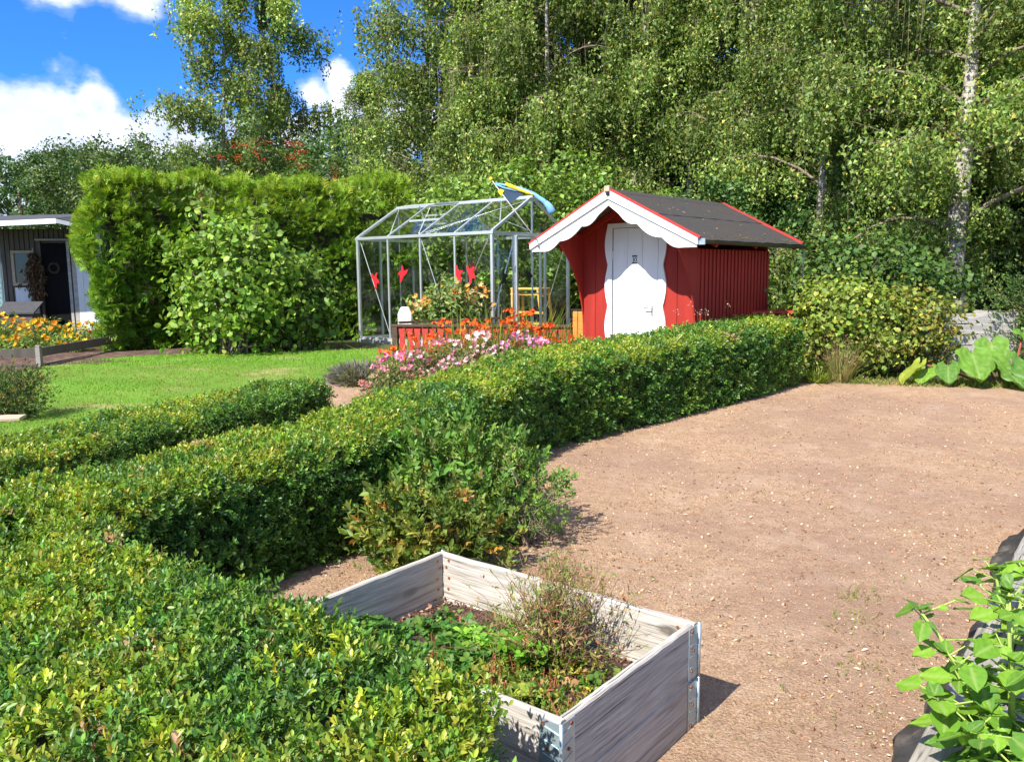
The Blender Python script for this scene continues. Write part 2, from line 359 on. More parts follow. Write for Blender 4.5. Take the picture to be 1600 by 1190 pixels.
# leaf templates: grow along +X, face +Z
def leaf4(w=.5, fold=.08, off=(0, 0, 0), L=1.):
    V = np.array([(0, 0, 0), (.5*L, w/2, fold), (L, 0, 0), (.5*L, -w/2, fold)], float)+off
    return V, np.array([(0, 2, 1), (0, 3, 2)])
def leaf3(w=.5):
    return np.array([(0, 0, 0), (.62, w*.62, .05), (1, -w*.30, .0)], float), np.array([(0, 2, 1)])
def leaf6(w=.5, fold=.07):
    V = np.array([(0, 0, 0), (.28, w*.44, fold*.8), (.68, w*.46, fold), (1, 0, -.04), (.68, -w*.46, fold), (.28, -w*.44, fold*.8)], float)
    return V, np.array([(0, 3, 2), (0, 2, 1), (0, 5, 4), (0, 4, 3)])
def rotm(az, el, roll=0):
    ca, sa, ce, se, cr, sr = math.cos(az), math.sin(az), math.cos(el), math.sin(el), math.cos(roll), math.sin(roll)
    Rz = np.array([(ca, -sa, 0), (sa, ca, 0), (0, 0, 1)]); Ry = np.array([(ce, 0, -se), (0, 1, 0), (se, 0, ce)]); Rx = np.array([(1, 0, 0), (0, cr, -sr), (0, sr, cr)])
    return Rz @ Ry @ Rx
def sprig(n_pairs, leafL, w, hi=False, el=.6, seed=0, top=True):
    """opposite leaves up a stem along +Z"""
    r = np.random.default_rng(seed); V = []; F = []; b = 0
    lf = leaf6(w) if hi is True else leaf3(w*1.25) if hi == 'tri' else leaf4(w)
    for i in range(n_pairs):
        z = (i+.6)/n_pairs*(1-leafL*.5); a0 = i*PI/2+r.normal(0, .3)
        for k in range(2):
            Rm = rotm(a0+k*PI+r.normal(0, .25), el+.35*i/n_pairs+r.normal(0, .2), r.normal(0, .3))
            P = (lf[0]*leafL*r.uniform(.8, 1.15)) @ Rm.T+(0, 0, z); V.append(P); F.append(lf[1]+b); b += len(P)
    if top:
        P = (lf[0]*leafL*.85) @ rotm(r.uniform(0, 6), 1.25).T+(0, 0, 1-leafL*.5); V.append(P); F.append(lf[1]+b); b += len(P)
    return np.concatenate(V), np.concatenate(F)
def frames(D, roll=None, r=rng):
    """N unit directions -> N rotation matrices whose Z column is the direction, rolled at random"""
    D = D/np.linalg.norm(D, axis=1, keepdims=True); n = len(D)
    h = np.where(np.abs(D[:, 2:3]) < .9, np.array([[0, 0, 1.]]), np.array([[1., 0, 0]]))
    X = np.cross(h, D); X /= np.linalg.norm(X, axis=1, keepdims=True); Y = np.cross(D, X)
    a = r.uniform(0, 2*PI, n) if roll is None else roll
    c, s = np.cos(a)[:, None], np.sin(a)[:, None]
    return np.stack([X*c+Y*s, -X*s+Y*c, D], axis=2)
def frames_x(Dx, Nz):
    """X column along Dx, Z column near Nz"""
    X = Dx/np.linalg.norm(Dx, axis=1, keepdims=True); Y = np.cross(Nz, X); Y /= np.linalg.norm(Y, axis=1, keepdims=True)+1e-9
    return np.stack([X, Y, np.cross(X, Y)], axis=2)
def scatter(tpl, P, Rm, S, C, jit=.12, r=rng):
    """copies of a small template merged to arrays; C is one colour per copy"""
    V0, F0 = tpl; n, k = len(P), len(V0)
    V = np.einsum('nij,kj->nki', Rm, V0)*np.asarray(S).reshape(n, 1, 1)+P[:, None, :]
    F = (F0[None]+(np.arange(n)*k)[:, None, None]).reshape(-1, F0.shape[1])
    nleaf = max(1, k//(3 if k % 3 == 0 and k % 4 else 4)); cj = np.exp(r.normal(0, jit, (n, nleaf)))
    idx = np.minimum(np.arange(k)*nleaf//k, nleaf-1)
    Cc = C[:, None, :]*cj[:, idx][:, :, None]
    return V.reshape(-1, 3), F, Cc.reshape(-1, 3)
def merge(parts):
    V = []; F = []; C = []; b = 0
    for v, f, c in parts:
        V.append(v); F.append(f+b); C.append(c); b += len(v)
    return np.concatenate(V), np.concatenate(F), np.concatenate(C)
def palette(n, cols, wts, jit=.18, r=rng):
    cols = np.array(cols); w = np.array(wts, float)[:len(cols)]; w /= w.sum()
    c = cols[r.choice(len(cols), n, p=w)]
    return c*np.exp(r.normal(0, jit, (n, 1)))*np.exp(r.normal(0, .06, (n, 3)))
def unit(n, r=rng):
    v = r.normal(size=(n, 3)); return v/np.linalg.norm(v, axis=1, keepdims=True)
_tab = np.random.default_rng(5).random((64, 64, 64))
def vnoise(P, s):
    Q = np.asarray(P)*s+100.; i = np.floor(Q).astype(int); f = Q-i; f = f*f*(3-2*f); out = 0
    for dx in (0, 1):
        for dy in (0, 1):
            for dz in (0, 1):
                w = (f[:, 0] if dx else 1-f[:, 0])*(f[:, 1] if dy else 1-f[:, 1])*(f[:, 2] if dz else 1-f[:, 2])
                out = out+w*_tab[(i[:, 0]+dx) % 64, (i[:, 1]+dy) % 64, (i[:, 2]+dz) % 64]
    return out
def inside(poly, X, Y):
    res = np.zeros(len(X), bool); n = len(poly)
    for i in range(n):
        (x0, y0), (x1, y1) = poly[i], poly[(i+1) % n]
        c = ((y0 > Y) != (y1 > Y)) & (X < (x1-x0)*(Y-y0)/(y1-y0+1e-12)+x0); res ^= c
    return res
def edge_dist(poly, X, Y):
    best = np.full(len(X), 9e9); n = len(poly)
    for i in range(n):
        a = np.array(poly[i]); b = np.array(poly[(i+1) % n]); d = b-a; L = d @ d
        t = np.clip(((X-a[0])*d[0]+(Y-a[1])*d[1])/L, 0, 1)
        best = np.minimum(best, np.hypot(X-a[0]-t*d[0], Y-a[1]-t*d[1]))
    return best

# ================================================================== SETTING
def soil_h(P): return .034*(.42*vnoise(P, 1.2)+.28*vnoise(P, 4.)+.30*vnoise(P, 9.))
def sheet(name, poly, dz, mat, cell, relief=0, rs=1.2):
    xs = np.array([p[0] for p in poly]); ys = np.array([p[1] for p in poly])
    nx = int((xs.max()-xs.min())/cell)+1; ny = int((ys.max()-ys.min())/cell)+1
    gx = xs.min()+np.arange(nx+1)*cell; gy = ys.min()+np.arange(ny+1)*cell
    X, Y = np.meshgrid(gx, gy); X = X.ravel(); Y = Y.ravel()
    cx = (X.reshape(ny+1, nx+1)[:-1, :-1]+cell/2).ravel(); cy = (Y.reshape(ny+1, nx+1)[:-1, :-1]+cell/2).ravel()
    wob = (vnoise(np.stack([cx, cy, cx*0], 1), 1.7)-.5)*.25
    ok = inside(poly, cx+wob, cy-wob)
    j, i = np.divmod(np.arange(nx*ny), nx); a = j*(nx+1)+i
    F = np.stack([a, a+1, a+nx+2, a+nx+1], 1)[ok]
    P = np.stack([X, Y, X*0], 1)
    Z = gza(Y)+dz+(soil_h(P) if name == 'soil_patch' else relief*(.6*vnoise(P, rs)+.25*vnoise(P, rs*3.3)+.15*vnoise(P, rs*9)) if relief else 0)
    used = np.unique(F); mp = np.full(len(X), -1); mp[used] = np.arange(len(used))
    V = np.stack([X, Y, Z], 1)[used]
    me = raw_mesh(name, V, mp[F], mat, smooth=True)
    return tag(link(name, me), kind='structure')
b_ = MB(); rows = [-60, 4.5, 13.5, 60, 700]
b_.add([(x, y, gz(y)) for y in rows for x in (-600, 600)], [(2*i, 2*i+1, 2*i+3, 2*i+2) for i in range(4)])
tag(b_.build('ground', M['rough_ground']), kind='structure')
SOIL = [(-2.7, -2), (9, -2), (9, 8.2), (6.9, 9.3), (5.6, 9.75), (4.6, 10.1), (3.4, 10.3), (2.6, 13), (-1.7, 13.3), (-2.35, 10.6), (-2.35, 9.2), (-2.6, 8.4), (-4.6, 4.5), (-4.6, 1)]
sheet('soil_patch', SOIL, .006, M['soil'], .07, .022)
LAWN = [(-13, 4.4), (-4.2, 4.4), (-2.55, 8.3), (-2.5, 9.4), (-2.45, 10.8), (-1.75, 12.0), (-1.75, 13.2), (-2.3, 13.75), (-4.9, 13.3), (-6.4, 12.9), (-6.9, 11.9), (-7.4, 10.9), (-13, 10.6)]
sheet('lawn', LAWN, .012, M['turf'], .06, .02, .8)
MULCH = [(-13, 10.2), (-7.0, 10.4), (-6.2, 12.4), (-4.7, 12.9), (-2.9, 13.4), (-3.0, 14.5), (-7.2, 14.6), (-8.5, 13.0), (-13, 12.6)]
sheet('mulch_strip', MULCH, .006, M['bark_mulch'], .08, .02, 2)

# grass blades
def blades(poly, n, h, cols, wts, lean=.35, w=.0045, seed=3, far=None, name='grass', dens=None):
    r = np.random.default_rng(seed); xs = [p[0] for p in poly]; ys = [p[1] for p in poly]
    X = r.uniform(min(xs), max(xs), n*3); Y = r.uniform(min(ys), max(ys), n*3)
    k = inside(poly, X, Y)
    if dens: k &= r.random(n*3) < dens(X, Y)
    X, Y = X[k][:n], Y[k][:n]; n = len(X)
    D = np.stack([r.normal(0, lean, n), r.normal(0, lean, n), np.ones(n)], 1)
    V0 = np.array([(-w, 0, 0), (w, 0, 0), (0, .0, 1.)]); 
    H = h*r.uniform(.5, 1.3, n)
    Rm = frames(D, r=r); V = np.einsum('nij,kj->nki', Rm, V0*np.array([1/h, 1, 1]))*H[:, None, None]+np.stack([X, Y, gza(Y)+.01], 1)[:, None]
    F = np.arange(3*n).reshape(n, 3); C = np.repeat(palette(n, cols, wts, .2, r), 3, 0)
    pn = vnoise(np.stack([X, Y, X*0], 1), .8); dry = np.repeat(np.clip((pn-.50)*5, 0, 1), 3)[:, None]
    C = C*(1-.75*dry)+np.array([.30, .26, .08])*dry*.75
    return V.reshape(-1, 3), F, C
v, f, c = blades([p for p in LAWN if p[0] > -12.9 or 1], 95000, .04, [(.13, .30, .022), (.20, .38, .03), (.30, .42, .05)], [4, 4, 1.5], w=.006)
tag(link('lawn_grass', raw_mesh('lawn_grass', v, f, M['grass'], c)), 'short green lawn grass with pale dry patches', 'grass', kind='stuff')

# pebbles and crumbs of soil
n = 28000; r = np.random.default_rng(21)
dist = 1.8+8.2*r.random(n)**1.5; ang = r.uniform(-.35, .62, n)
X = dist*np.sin(ang)+.1; Y = dist*np.cos(ang)
k = (X > -1.3+0*Y) & ((X > .9) | (Y > 3.2)); X, Y, dist = X[k], Y[k], dist[k]; n = len(X)
V0 = np.array([(1, 0, 0), (-1, 0, 0), (0, 1, 0), (0, -1, 0), (0, 0, .7), (0, 0, -.7)], float)
F0 = np.array([(0, 2, 4), (2, 1, 4), (1, 3, 4), (3, 0, 4), (2, 0, 5), (1, 2, 5), (3, 1, 5), (0, 3, 5)])
S = np.minimum(.011, .0032*np.exp(r.normal(0, .6, n))*(1+dist*.06))
C = palette(n, [(.36, .21, .125), (.20, .115, .07), (.52, .37, .25), (.66, .56, .42)], [6, 5, 2.5, .15], .2, r)
P = np.stack([X, Y, gza(Y)+.02+0*X], 1); P[:, 2] = gza(Y)+.006+soil_h(P*(1, 1, 0))+S*.25
Rm = frames(unit(n, r), r=r); V = np.einsum('nij,kj->nki', Rm, V0*np.array([1, .75, 1]))*S[:, None, None]+P[:, None]
V += r.normal(0, .12, V.shape)*S[:, None, None]
F = (F0[None]+(np.arange(n)*6)[:, None, None]).reshape(-1, 3)
tag(link('gravel', raw_mesh('gravel', V.reshape(-1, 3), F, M['stone'], np.repeat(C, 6, 0))), 'loose pebbles and crumbs strewn over the bare pinkish soil', 'gravel', kind='stuff')
# straw, leaf scraps and chips lying on the soil
r = np.random.default_rng(22); n = 9000
dist = 2.0+8.0*r.random(n)**1.2; ang = r.uniform(-.3, .62, n); X = dist*np.sin(ang)+.2; Y = dist*np.cos(ang)
cl_ = vnoise(np.stack([X, Y, X*0], 1), 1.6)*.6+vnoise(np.stack([X, Y, X*0+4], 1), 5.)*.4
k = (r.random(n) < np.clip((cl_-.42)*5, .05, 1)) & ((X > .95) | (Y > 3.3)); X, Y, dist = X[k], Y[k], dist[k]; n = len(X)
D = np.stack([r.normal(0, .25, n), r.normal(0, .25, n), np.ones(n)], 1)
v, f, c = scatter(leaf4(.42, .06), np.stack([X, Y, gza(Y)+.010+.003*r.random(n)+soil_h(np.stack([X, Y, X*0], 1))], 1), frames(D, r=r), .0105*np.exp(r.normal(0, .45, n))*(1+dist*.05), palette(n, [(.52, .41, .28), (.62, .53, .39), (.18, .11, .07), (.30, .25, .10)], [4, 1.5, 4, 1.3], .2, r), r=r)
tag(link('litter', raw_mesh('litter', v, f, M['stone'], c)), 'pale straw chips and dry leaf scraps lying on the bare soil', 'litter', kind='stuff')
# small weeds and straw on the soil
def weed_patch(centers, seed, name, label):
    r = np.random.default_rng(seed); parts = []
    for (x, y, rad, n_, hh) in centers:
        a = r.uniform(0, 2*PI, n_); q = rad*np.sqrt(r.random(n_)); X = x+q*np.cos(a); Y = y+q*np.sin(a)
        D = np.stack([r.normal(0, .7, n_), r.normal(0, .7, n_), np.ones(n_)*.8], 1)
        tp = (np.array([(0, -.06, 0), (0, .06, 0), (0, .05, .5), (0, -.05, .5), (.1, 0, 1.)]), np.array([(0, 1, 2), (0, 2, 3), (3, 2, 4)]))
        C = palette(n_, [(.13, .20, .03), (.22, .27, .05), (.36, .31, .12)], [4, 3, 3], .2, r)
        parts.append(scatter(tp, np.stack([X, Y, gza(Y)+.015], 1), frames(D, r=r), hh*r.uniform(.4, 1.2, n_), C, r=r))
    v, f, c = merge(parts); return tag(link(name, raw_mesh(name, v, f, M['grass'], c)), label, 'weeds', kind='stuff')
cs = []
for (x, y, rad, n_, hh) in ((3.0, 4.6, .35, 70, .02), (1.65, 3.75, .12, 110, .05), (1.52, 3.42, .14, 120, .05), (1.95, 3.1, .10, 70, .045), (1.35, 3.0, .12, 60, .04), (2.0, 4.0, .15, 60, .04), (2.75, 5.9, .3, 60, .03), (3.4, 6.6, .3, 60, .03), (1.2, 6.2, .1, 40, .02), (4.3, 7.6, .3, 40, .03),
                            (1.6, 3.1, .1, 25, .03), (2.1, 2.9, .3, 40, .02), (2.2, 7.2, .3, 40, .025), (5.4, 8.1, .3, 50, .03), (2.4, 5.2, .25, 40, .02), (1.15, 3.3, .2, 20, .02), (1.25, 2.55, .35, 60, .025), (1.0, 2.75, .2, 50, .03), (.75, 2.62, .1, 40, .03)):
    cs.append((x, y, rad, n_, hh))
for i in range(330):
    a = rng.uniform(-.3, .6); dd = rng.uniform(2.6, 9.5); cs.append((dd*math.sin(a)+.6, dd*math.cos(a), .045, 7, .028))
for i in range(70):
    t = rng.random(); cs.append((3.45+t*3.5, 10.15-t*.9+rng.normal(0, .1), .16, 55, .09))
weed_patch(cs, 5, 'weeds', 'scattered small weeds and tufts on the bare soil and along its far edge')

# ================================================================== BOX HEDGES
def hedge(name, label, poly, hfun, dens, size, leafL, w, hi, seed, npairs=3, side_skip=(), thin=(), far=99., tri_from=99., young0=.47, group='clipped box hedges'):
    r = np.random.default_rng(seed); base = Vector((poly[0][0], poly[0][1], gz(poly[0][1])))
    t = thing(name, label, 'hedge', base, group=group)
    xs = [p[0] for p in poly]; ys = [p[1] for p in poly]; P = []; N = []; top = []
    A = (max(xs)-min(xs))*(max(ys)-min(ys)); n = int(A*dens)
    X = r.uniform(min(xs), max(xs), n); Y = r.uniform(min(ys), max(ys), n); k = inside(poly, X, Y); X, Y = X[k], Y[k]
    e = edge_dist(poly, X, Y); RR = .10; q = np.clip(1-e/RR, 0, 1)
    Z = gza(Y)+hfun(X, Y)-RR*(1-np.sqrt(1-q*q*.98))-r.random(len(X))**2*.07
    P.append(np.stack([X, Y, Z], 1)); N.append(np.tile([0, 0, 1.], (len(X), 1))); top.append(np.ones(len(X)))
    cx, cy = np.mean(xs), np.mean(ys); area2 = sum(poly[i][0]*poly[(i+1) % len(poly)][1]-poly[(i+1) % len(poly)][0]*poly[i][1] for i in range(len(poly)))
    sgn = 1 if area2 > 0 else -1
    for i in range(len(poly)):
        if i in side_skip: continue
        a = np.array(poly[i]); b = np.array(poly[(i+1) % len(poly)]); L = np.linalg.norm(b-a); d = (b-a)/L; no = np.array([d[1], -d[0]])*sgn
        hm = float(hfun(np.array([a[0]]), np.array([a[1]]))[0]); n = int(L*hm*dens*(.35 if i in thin else 1)); tt = r.random(n)*L; h = r.random(n)
        X = a[0]+d[0]*tt; Y = a[1]+d[1]*tt; H = hfun(X, Y); zz = h*H
        qq = np.clip(1-(H-zz)/RR, 0, 1); ins = RR*(1-np.sqrt(1-qq*qq*.98))+r.random(n)**2*.07+.05*np.clip(.25-h, 0, 1)
        X = X-no[0]*ins; Y = Y-no[1]*ins
        P.append(np.stack([X, Y, gza(Y)+zz], 1)); N.append(np.tile([no[0], no[1], .35], (n, 1))); top.append(np.clip((h-.8)*4, 0, .6))
    P = np.concatenate(P); N = np.concatenate(N); top = np.concatenate(top)
    ff = np.clip(far/np.maximum(P[:, 1], .1), .5, 1); k = r.random(len(P)) < ff; P, N, top, ff = P[k], N[k], top[k], ff[k]
    nn = vnoise(P, 4.5)-.5; n2 = vnoise(P, 12)-.5
    P = P+N*(nn*.055+n2*.06)[:, None]
    gap = vnoise(P+7, 16.); k = ~((gap > .66) & (r.random(len(P)) < .8)); P, N, top, ff = P[k], N[k], top[k], ff[k]
    D = N+r.normal(0, .5, N.shape); D[:, 2] += np.where(top > .9, .25, .75)
    stick = r.random(len(P)) < .30; P = P+N*(np.where(stick, r.uniform(.01, .065, len(P)), 0)*np.where(top > .9, .45, 1.))[:, None]
    n = len(P)
    young = (vnoise(P+31, 2.2)*.55+vnoise(P+3, 7.)*.45)*.9+top*.18+r.normal(0, .07, n)
    C = palette(n, [(.055, .14, .028), (.085, .20, .033), (.14, .275, .04)], [3, 4, 2.8], .2, r)
    yc = palette(n, [(.24, .34, .03), (.36, .40, .04), (.44, .40, .06), (.15, .29, .03)], [4, 3, 1.2, 4], .15, r)
    wy = np.clip((young-young0)*4.5, 0, 1)[:, None]*np.where(top[:, None] > .1, 1, .35); C = C*(1-wy)+yc*wy
    dry = (vnoise(P+57, 9.) > .875) & (r.random(n) < .6) & (top > .5); C[dry] = palette(dry.sum(), [(.50, .38, .18), (.42, .28, .13)], [2, 1], .15, r)
    parts = []
    tpls = [sprig(npairs, leafL, w, hi, .55, s) for s in range(4)]
    which = r.integers(0, 4, n); Rm = frames(D, r=r); S = size*r.uniform(.7, 1.25, n)/ff**.5
    tri = [sprig(npairs, leafL, w, 'tri', .55, s) for s in range(4)]
    isfar = P[:, 1] > tri_from
    for j in range(4):
        for kk, tp in ((which == j) & isfar, tri[j]), ((which == j) & ~isfar, tpls[j]):
            if kk.sum(): parts.append(scatter(tp, P[kk]-np.array(base), Rm[kk], S[kk], C[kk], .16, r))
    v, f, c = merge(parts)
    link('foliage', raw_mesh('foliage', v, f, M['box_leaf'], c), t, kind='stuff')
    # inner mass of bare twigs
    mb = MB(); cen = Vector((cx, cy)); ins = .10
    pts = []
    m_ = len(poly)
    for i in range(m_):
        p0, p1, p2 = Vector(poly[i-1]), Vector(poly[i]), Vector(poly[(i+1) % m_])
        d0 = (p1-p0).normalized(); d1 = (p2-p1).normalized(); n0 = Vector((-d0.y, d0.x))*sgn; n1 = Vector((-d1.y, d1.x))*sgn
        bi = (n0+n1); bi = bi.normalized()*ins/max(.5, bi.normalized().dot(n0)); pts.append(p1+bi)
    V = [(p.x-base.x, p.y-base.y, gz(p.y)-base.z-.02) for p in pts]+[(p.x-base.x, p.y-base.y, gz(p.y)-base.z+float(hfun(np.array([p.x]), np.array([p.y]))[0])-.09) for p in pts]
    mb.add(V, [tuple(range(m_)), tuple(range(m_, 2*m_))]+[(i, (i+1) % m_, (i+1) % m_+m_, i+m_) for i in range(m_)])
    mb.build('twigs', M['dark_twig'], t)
    return t
def shoots(t, pts, seed, size, cols):
    r = np.random.default_rng(seed); b = np.array(t.location); P = np.array(pts)-b; n = len(P); D = r.normal(0, .28, (n, 3)); D[:, 2] = 1
    v, f, c = scatter(sprig(4, .36, .5, True, .75, 9), P, frames(D, r=r), size*r.uniform(.6, 1.3, n), palette(n, cols, [1]*len(cols), .12, r), .12, r)
    link('young_shoots', raw_mesh('young_shoots', v, f, M['box_leaf'], c), t, kind='stuff')
MAIN = [(-1.62, 3.35), (-1.21, 4.11), (-.89, 4.48), (-.44, 5.35), (.26, 6.72), (1.21, 7.62), (2.41, 8.70), (3.45, 9.80), (3.0, 10.25), (1.95, 9.22), (.78, 8.2), (-.25, 7.2), (-.98, 5.75), (-1.42, 4.9), (-1.80, 4.42), (-2.35, 3.6), (-3.0, 2.9), (-2.4, 2.55)]
hedge('box_hedge', 'long clipped box hedge running from the lower left past the red shed', MAIN, lambda x, y: .615+.0265*np.maximum(0, y-4)+0*x, 5000, .052, .47, .5, False, 31, 3, tri_from=4.6, young0=.46, side_skip=(17,), thin=(7, 8, 9, 10, 11, 12, 13, 14, 15, 16), far=4.2)
NEAR = [(-.085, 1.86), (-.44, 2.19), (-.90, 2.52), (-1.45, 2.93), (-1.62, 3.3), (-2.0, 3.4), (-2.5, 2.95), (-1.9, 2.62), (-1.5, 2.15), (-1.12, 1.6), (-.8, 1.15), (-.5, .85), (-.20, .8), (-.03, 1.2)]
hedge('box_hedge', 'near box hedge with yellow shoot tips and brown dead sprigs beside the raised bed', NEAR, lambda x, y: .60+0*x, 6300, .045, .48, .46, True, 32, 2, young0=.545, side_skip=(3, 4, 5, 6), thin=(9, 10, 11, 12))
nh = bpy.data.objects['box_hedge.001']; r = np.random.default_rng(36)
cl = [(-.32, 1.70), (-.38, 1.88), (-.52, 1.74), (-.25, 1.55), (-.72, 1.62), (-.48, 2.0), (-.95, 1.75), (-.62, 1.95), (-.6, 1.45), (-1.05, 2.1), (-1.15, 1.8), (-.2, 1.8)]
shoots(nh, [(cl[i % 12][0]+r.normal(0, .035), cl[i % 12][1]+r.normal(0, .035), .585+r.uniform(0, .02)) for i in range(84)], 37, .062, [(.42, .50, .04), (.50, .52, .06), (.36, .48, .04)])
cl = [(-.95, 2.02), (-.88, 1.62), (-.98, 1.98), (-.7, 1.58)]
shoots(nh, [(cl[i % 4][0]+r.normal(0, .03), cl[i % 4][1]+r.normal(0, .03), .60+r.uniform(-.02, .01)) for i in range(40)], 38, .045, [(.55, .40, .24), (.45, .30, .16)])
BACK = [(-4.1, 3.6), (-3.1, 4.85), (-1.85, 8.12), (-2.33, 8.35), (-3.65, 5.6), (-4.7, 4.1)]
hedge('box_hedge', 'low box hedge bordering the lawn with its free end at the rose bed', BACK, lambda x, y: .43-.022*np.maximum(0, y-4.8)+0*x, 4600, .052, .47, .5, False, 33, 3, tri_from=3, young0=.47, thin=(3, 4, 5), far=5.5)

# ================================================================== RED SHED
FRX, FRY = 2.13, 9.5; E2 = Vector((.769, -.639)); ANG = math.atan2(-.639, .769)
W, LG = 1.58, 2.06; OV, SR, SL, OB = .60, .33, .36, .29; ZE, ZR = 1.75, 2.33
o2 = Vector((FRX, FRY))-E2*W
shed = thing('garden_shed', 'small red shed with scalloped white gable, white door and grey felt roof', 'shed', (o2.x, o2.y, .165), ANG)
# front wall boards: wide flat boards with joints; door opening x .42..1.11
xm = (W+SR-SL)/2
slope = (ZR-ZE)/((W+SR+SL)/2)
def roof_z(x): return ZR-abs(x-xm)*slope
def board(x0, x1, y0, y1, z0, mat, name='board', parent=shed, zf=None, bev=.003):
    zf = zf or (lambda x: roof_z(x)-.03)
    mb = MB(); mb.add([(x0, y0, z0), (x1, y0, z0), (x1, y1, z0), (x0, y1, z0), (x0, y0, zf(x0)), (x1, y0, zf(x1)), (x1, y1, zf(x1)), (x0, y1, zf(x0))],
                      [(0, 1, 2, 3), (4, 7, 6, 5), (0, 4, 5, 1), (1, 5, 6, 2), (2, 6, 7, 3), (3, 7, 4, 0)])
    return mb.build(name, mat, parent, bevel=bev)
MB().box(.02, .03, .0, W-.02, LG-.03, 1.66).build('wall', M['red'], shed)
for x0, x1 in ((0, .188), (.192, .40), (1.13, 1.338), (1.342, W)):
    board(x0, x1, .0, .028, 0, M['red'])
MB().add([(.40, .004, 1.97), (1.13, .004, 1.97), (1.13, .026, 1.97), (.40, .026, 1.97), (.40, .004, roof_z(.4)-.03), (xm, .004, ZR-.03), (1.13, .004, roof_z(1.13)-.03), (.40, .026, roof_z(.4)-.03), (xm, .026, ZR-.03), (1.13, .026, roof_z(1.13)-.03)],
         [(0, 1, 6, 5, 4), (2, 3, 7, 8, 9), (0, 3, 2, 1), (4, 5, 8, 7), (5, 6, 9, 8), (0, 4, 7, 3), (1, 2, 9, 6)]).build('board', M['red'], shed, bevel=.002)
# side cladding: board-on-board on both long sides and back
nb = 20; bw = (LG-.02)/nb
for sx in (0, 1):
    for i in range(nb):
        y0 = .03+i*bw*.985
        if sx:
            MB().box(W-.02, y0+.004, 0, W+.0, y0+bw*.97, 1.66).build('board', M['red'], shed, bevel=.002)
            MB().box(W+.0, y0+bw*.97-.023, 0, W+.015, y0+bw*.97+.023, 1.66).build('batten', M['red'], shed, bevel=.003)
        elif i % 2 == 0:
            MB().box(-.002, y0, 0, .018, y0+2*bw*.96, 1.66).build('board', M['red'], shed)
for i in range(10):
    x0 = .0+i*W/10; board(x0+.003, x0+W/10-.003, LG-.028, LG, 0, M['red'])
# door
def wavy(side, n=40):
    pts = []
    for i in range(n+1):
        z = .0+1.99*i/n
        # shallow scallops with points
        ph = (z+.02)/.50; fr_ = ph-math.floor(ph)
        a = .045*math.sin(PI*fr_)
        pts.append((a, z))
    return pts
for sgn_, xin in ((-1, .452), (1, 1.098)):
    outl = [(xin, 0)]+[(xin+sgn_*(.062+a), z) for a, z in wavy(sgn_)]+[(xin, 1.99)]
    MB().prism(outl, -.026, -.001).build('door_trim', M['white'], shed, bevel=.003)
MB().box(.452, -.024, 1.935, 1.098, -.003, 1.99).build('door_trim', M['white'], shed)
door = MB().box(.46, -.008, .03, 1.09, .02, 1.93).build('door', M['white'], shed, bevel=.002)
for i in range(3):
    MB().box(.464+i*.209, -.014, .03, .464+(i+1)*.209-.004, -.007, 1.926).build('panel', M['white'], door, bevel=.0015)
hb = MB(); hb.box(1.008, -.020, .885, 1.03, -.0145, 1.0); hb.tube([(1.02, -.02, .97), (1.02, -.055, .97), (.93, -.058, .972)], .008, 6)
hb.tube([(1.02, -.02, .895), (1.02, -.03, .895)], .010, 6); hb.build('handle', M['steel'], door)
for z in (.35, 1.55): MB().box(.455, -.020, z, .472, -.0145, z+.10).build('hinge', M['steel'], door)
# number plate reading 10
pl = MB().box(.736, -.0165, 1.50, .806, -.0145, 1.60).build('number_plate', M['white'], shed)
MB().box(.736, -.0185, 1.582, .806, -.0168, 1.600).build('bar', M['black_plastic'], pl); MB().box(.736, -.0185, 1.500, .806, -.0168, 1.518).build('bar', M['black_plastic'], pl)
dg = MB(); dg.box(.752, -.0183, 1.526, .761, -.0168, 1.574); dg.add([(.744, -.0183, 1.566), (.752, -.0183, 1.574), (.752, -.0183, 1.562), (.744, -.0168, 1.566), (.752, -.0168, 1.574), (.752, -.0168, 1.562)], [(0, 2, 1), (3, 4, 5), (0, 1, 4, 3), (1, 2, 5, 4), (2, 0, 3, 5)])
dg.box(.746, -.0183, 1.522, .767, -.0168, 1.5258)
zo = [(.784+.013*math.cos(2*PI*q/16), -.0175, 1.549+.022*math.sin(2*PI*q/16)) for q in range(17)]; dg.tube(zo, .0042, 4, False)
dg.build('digits', M['black_plastic'], pl)
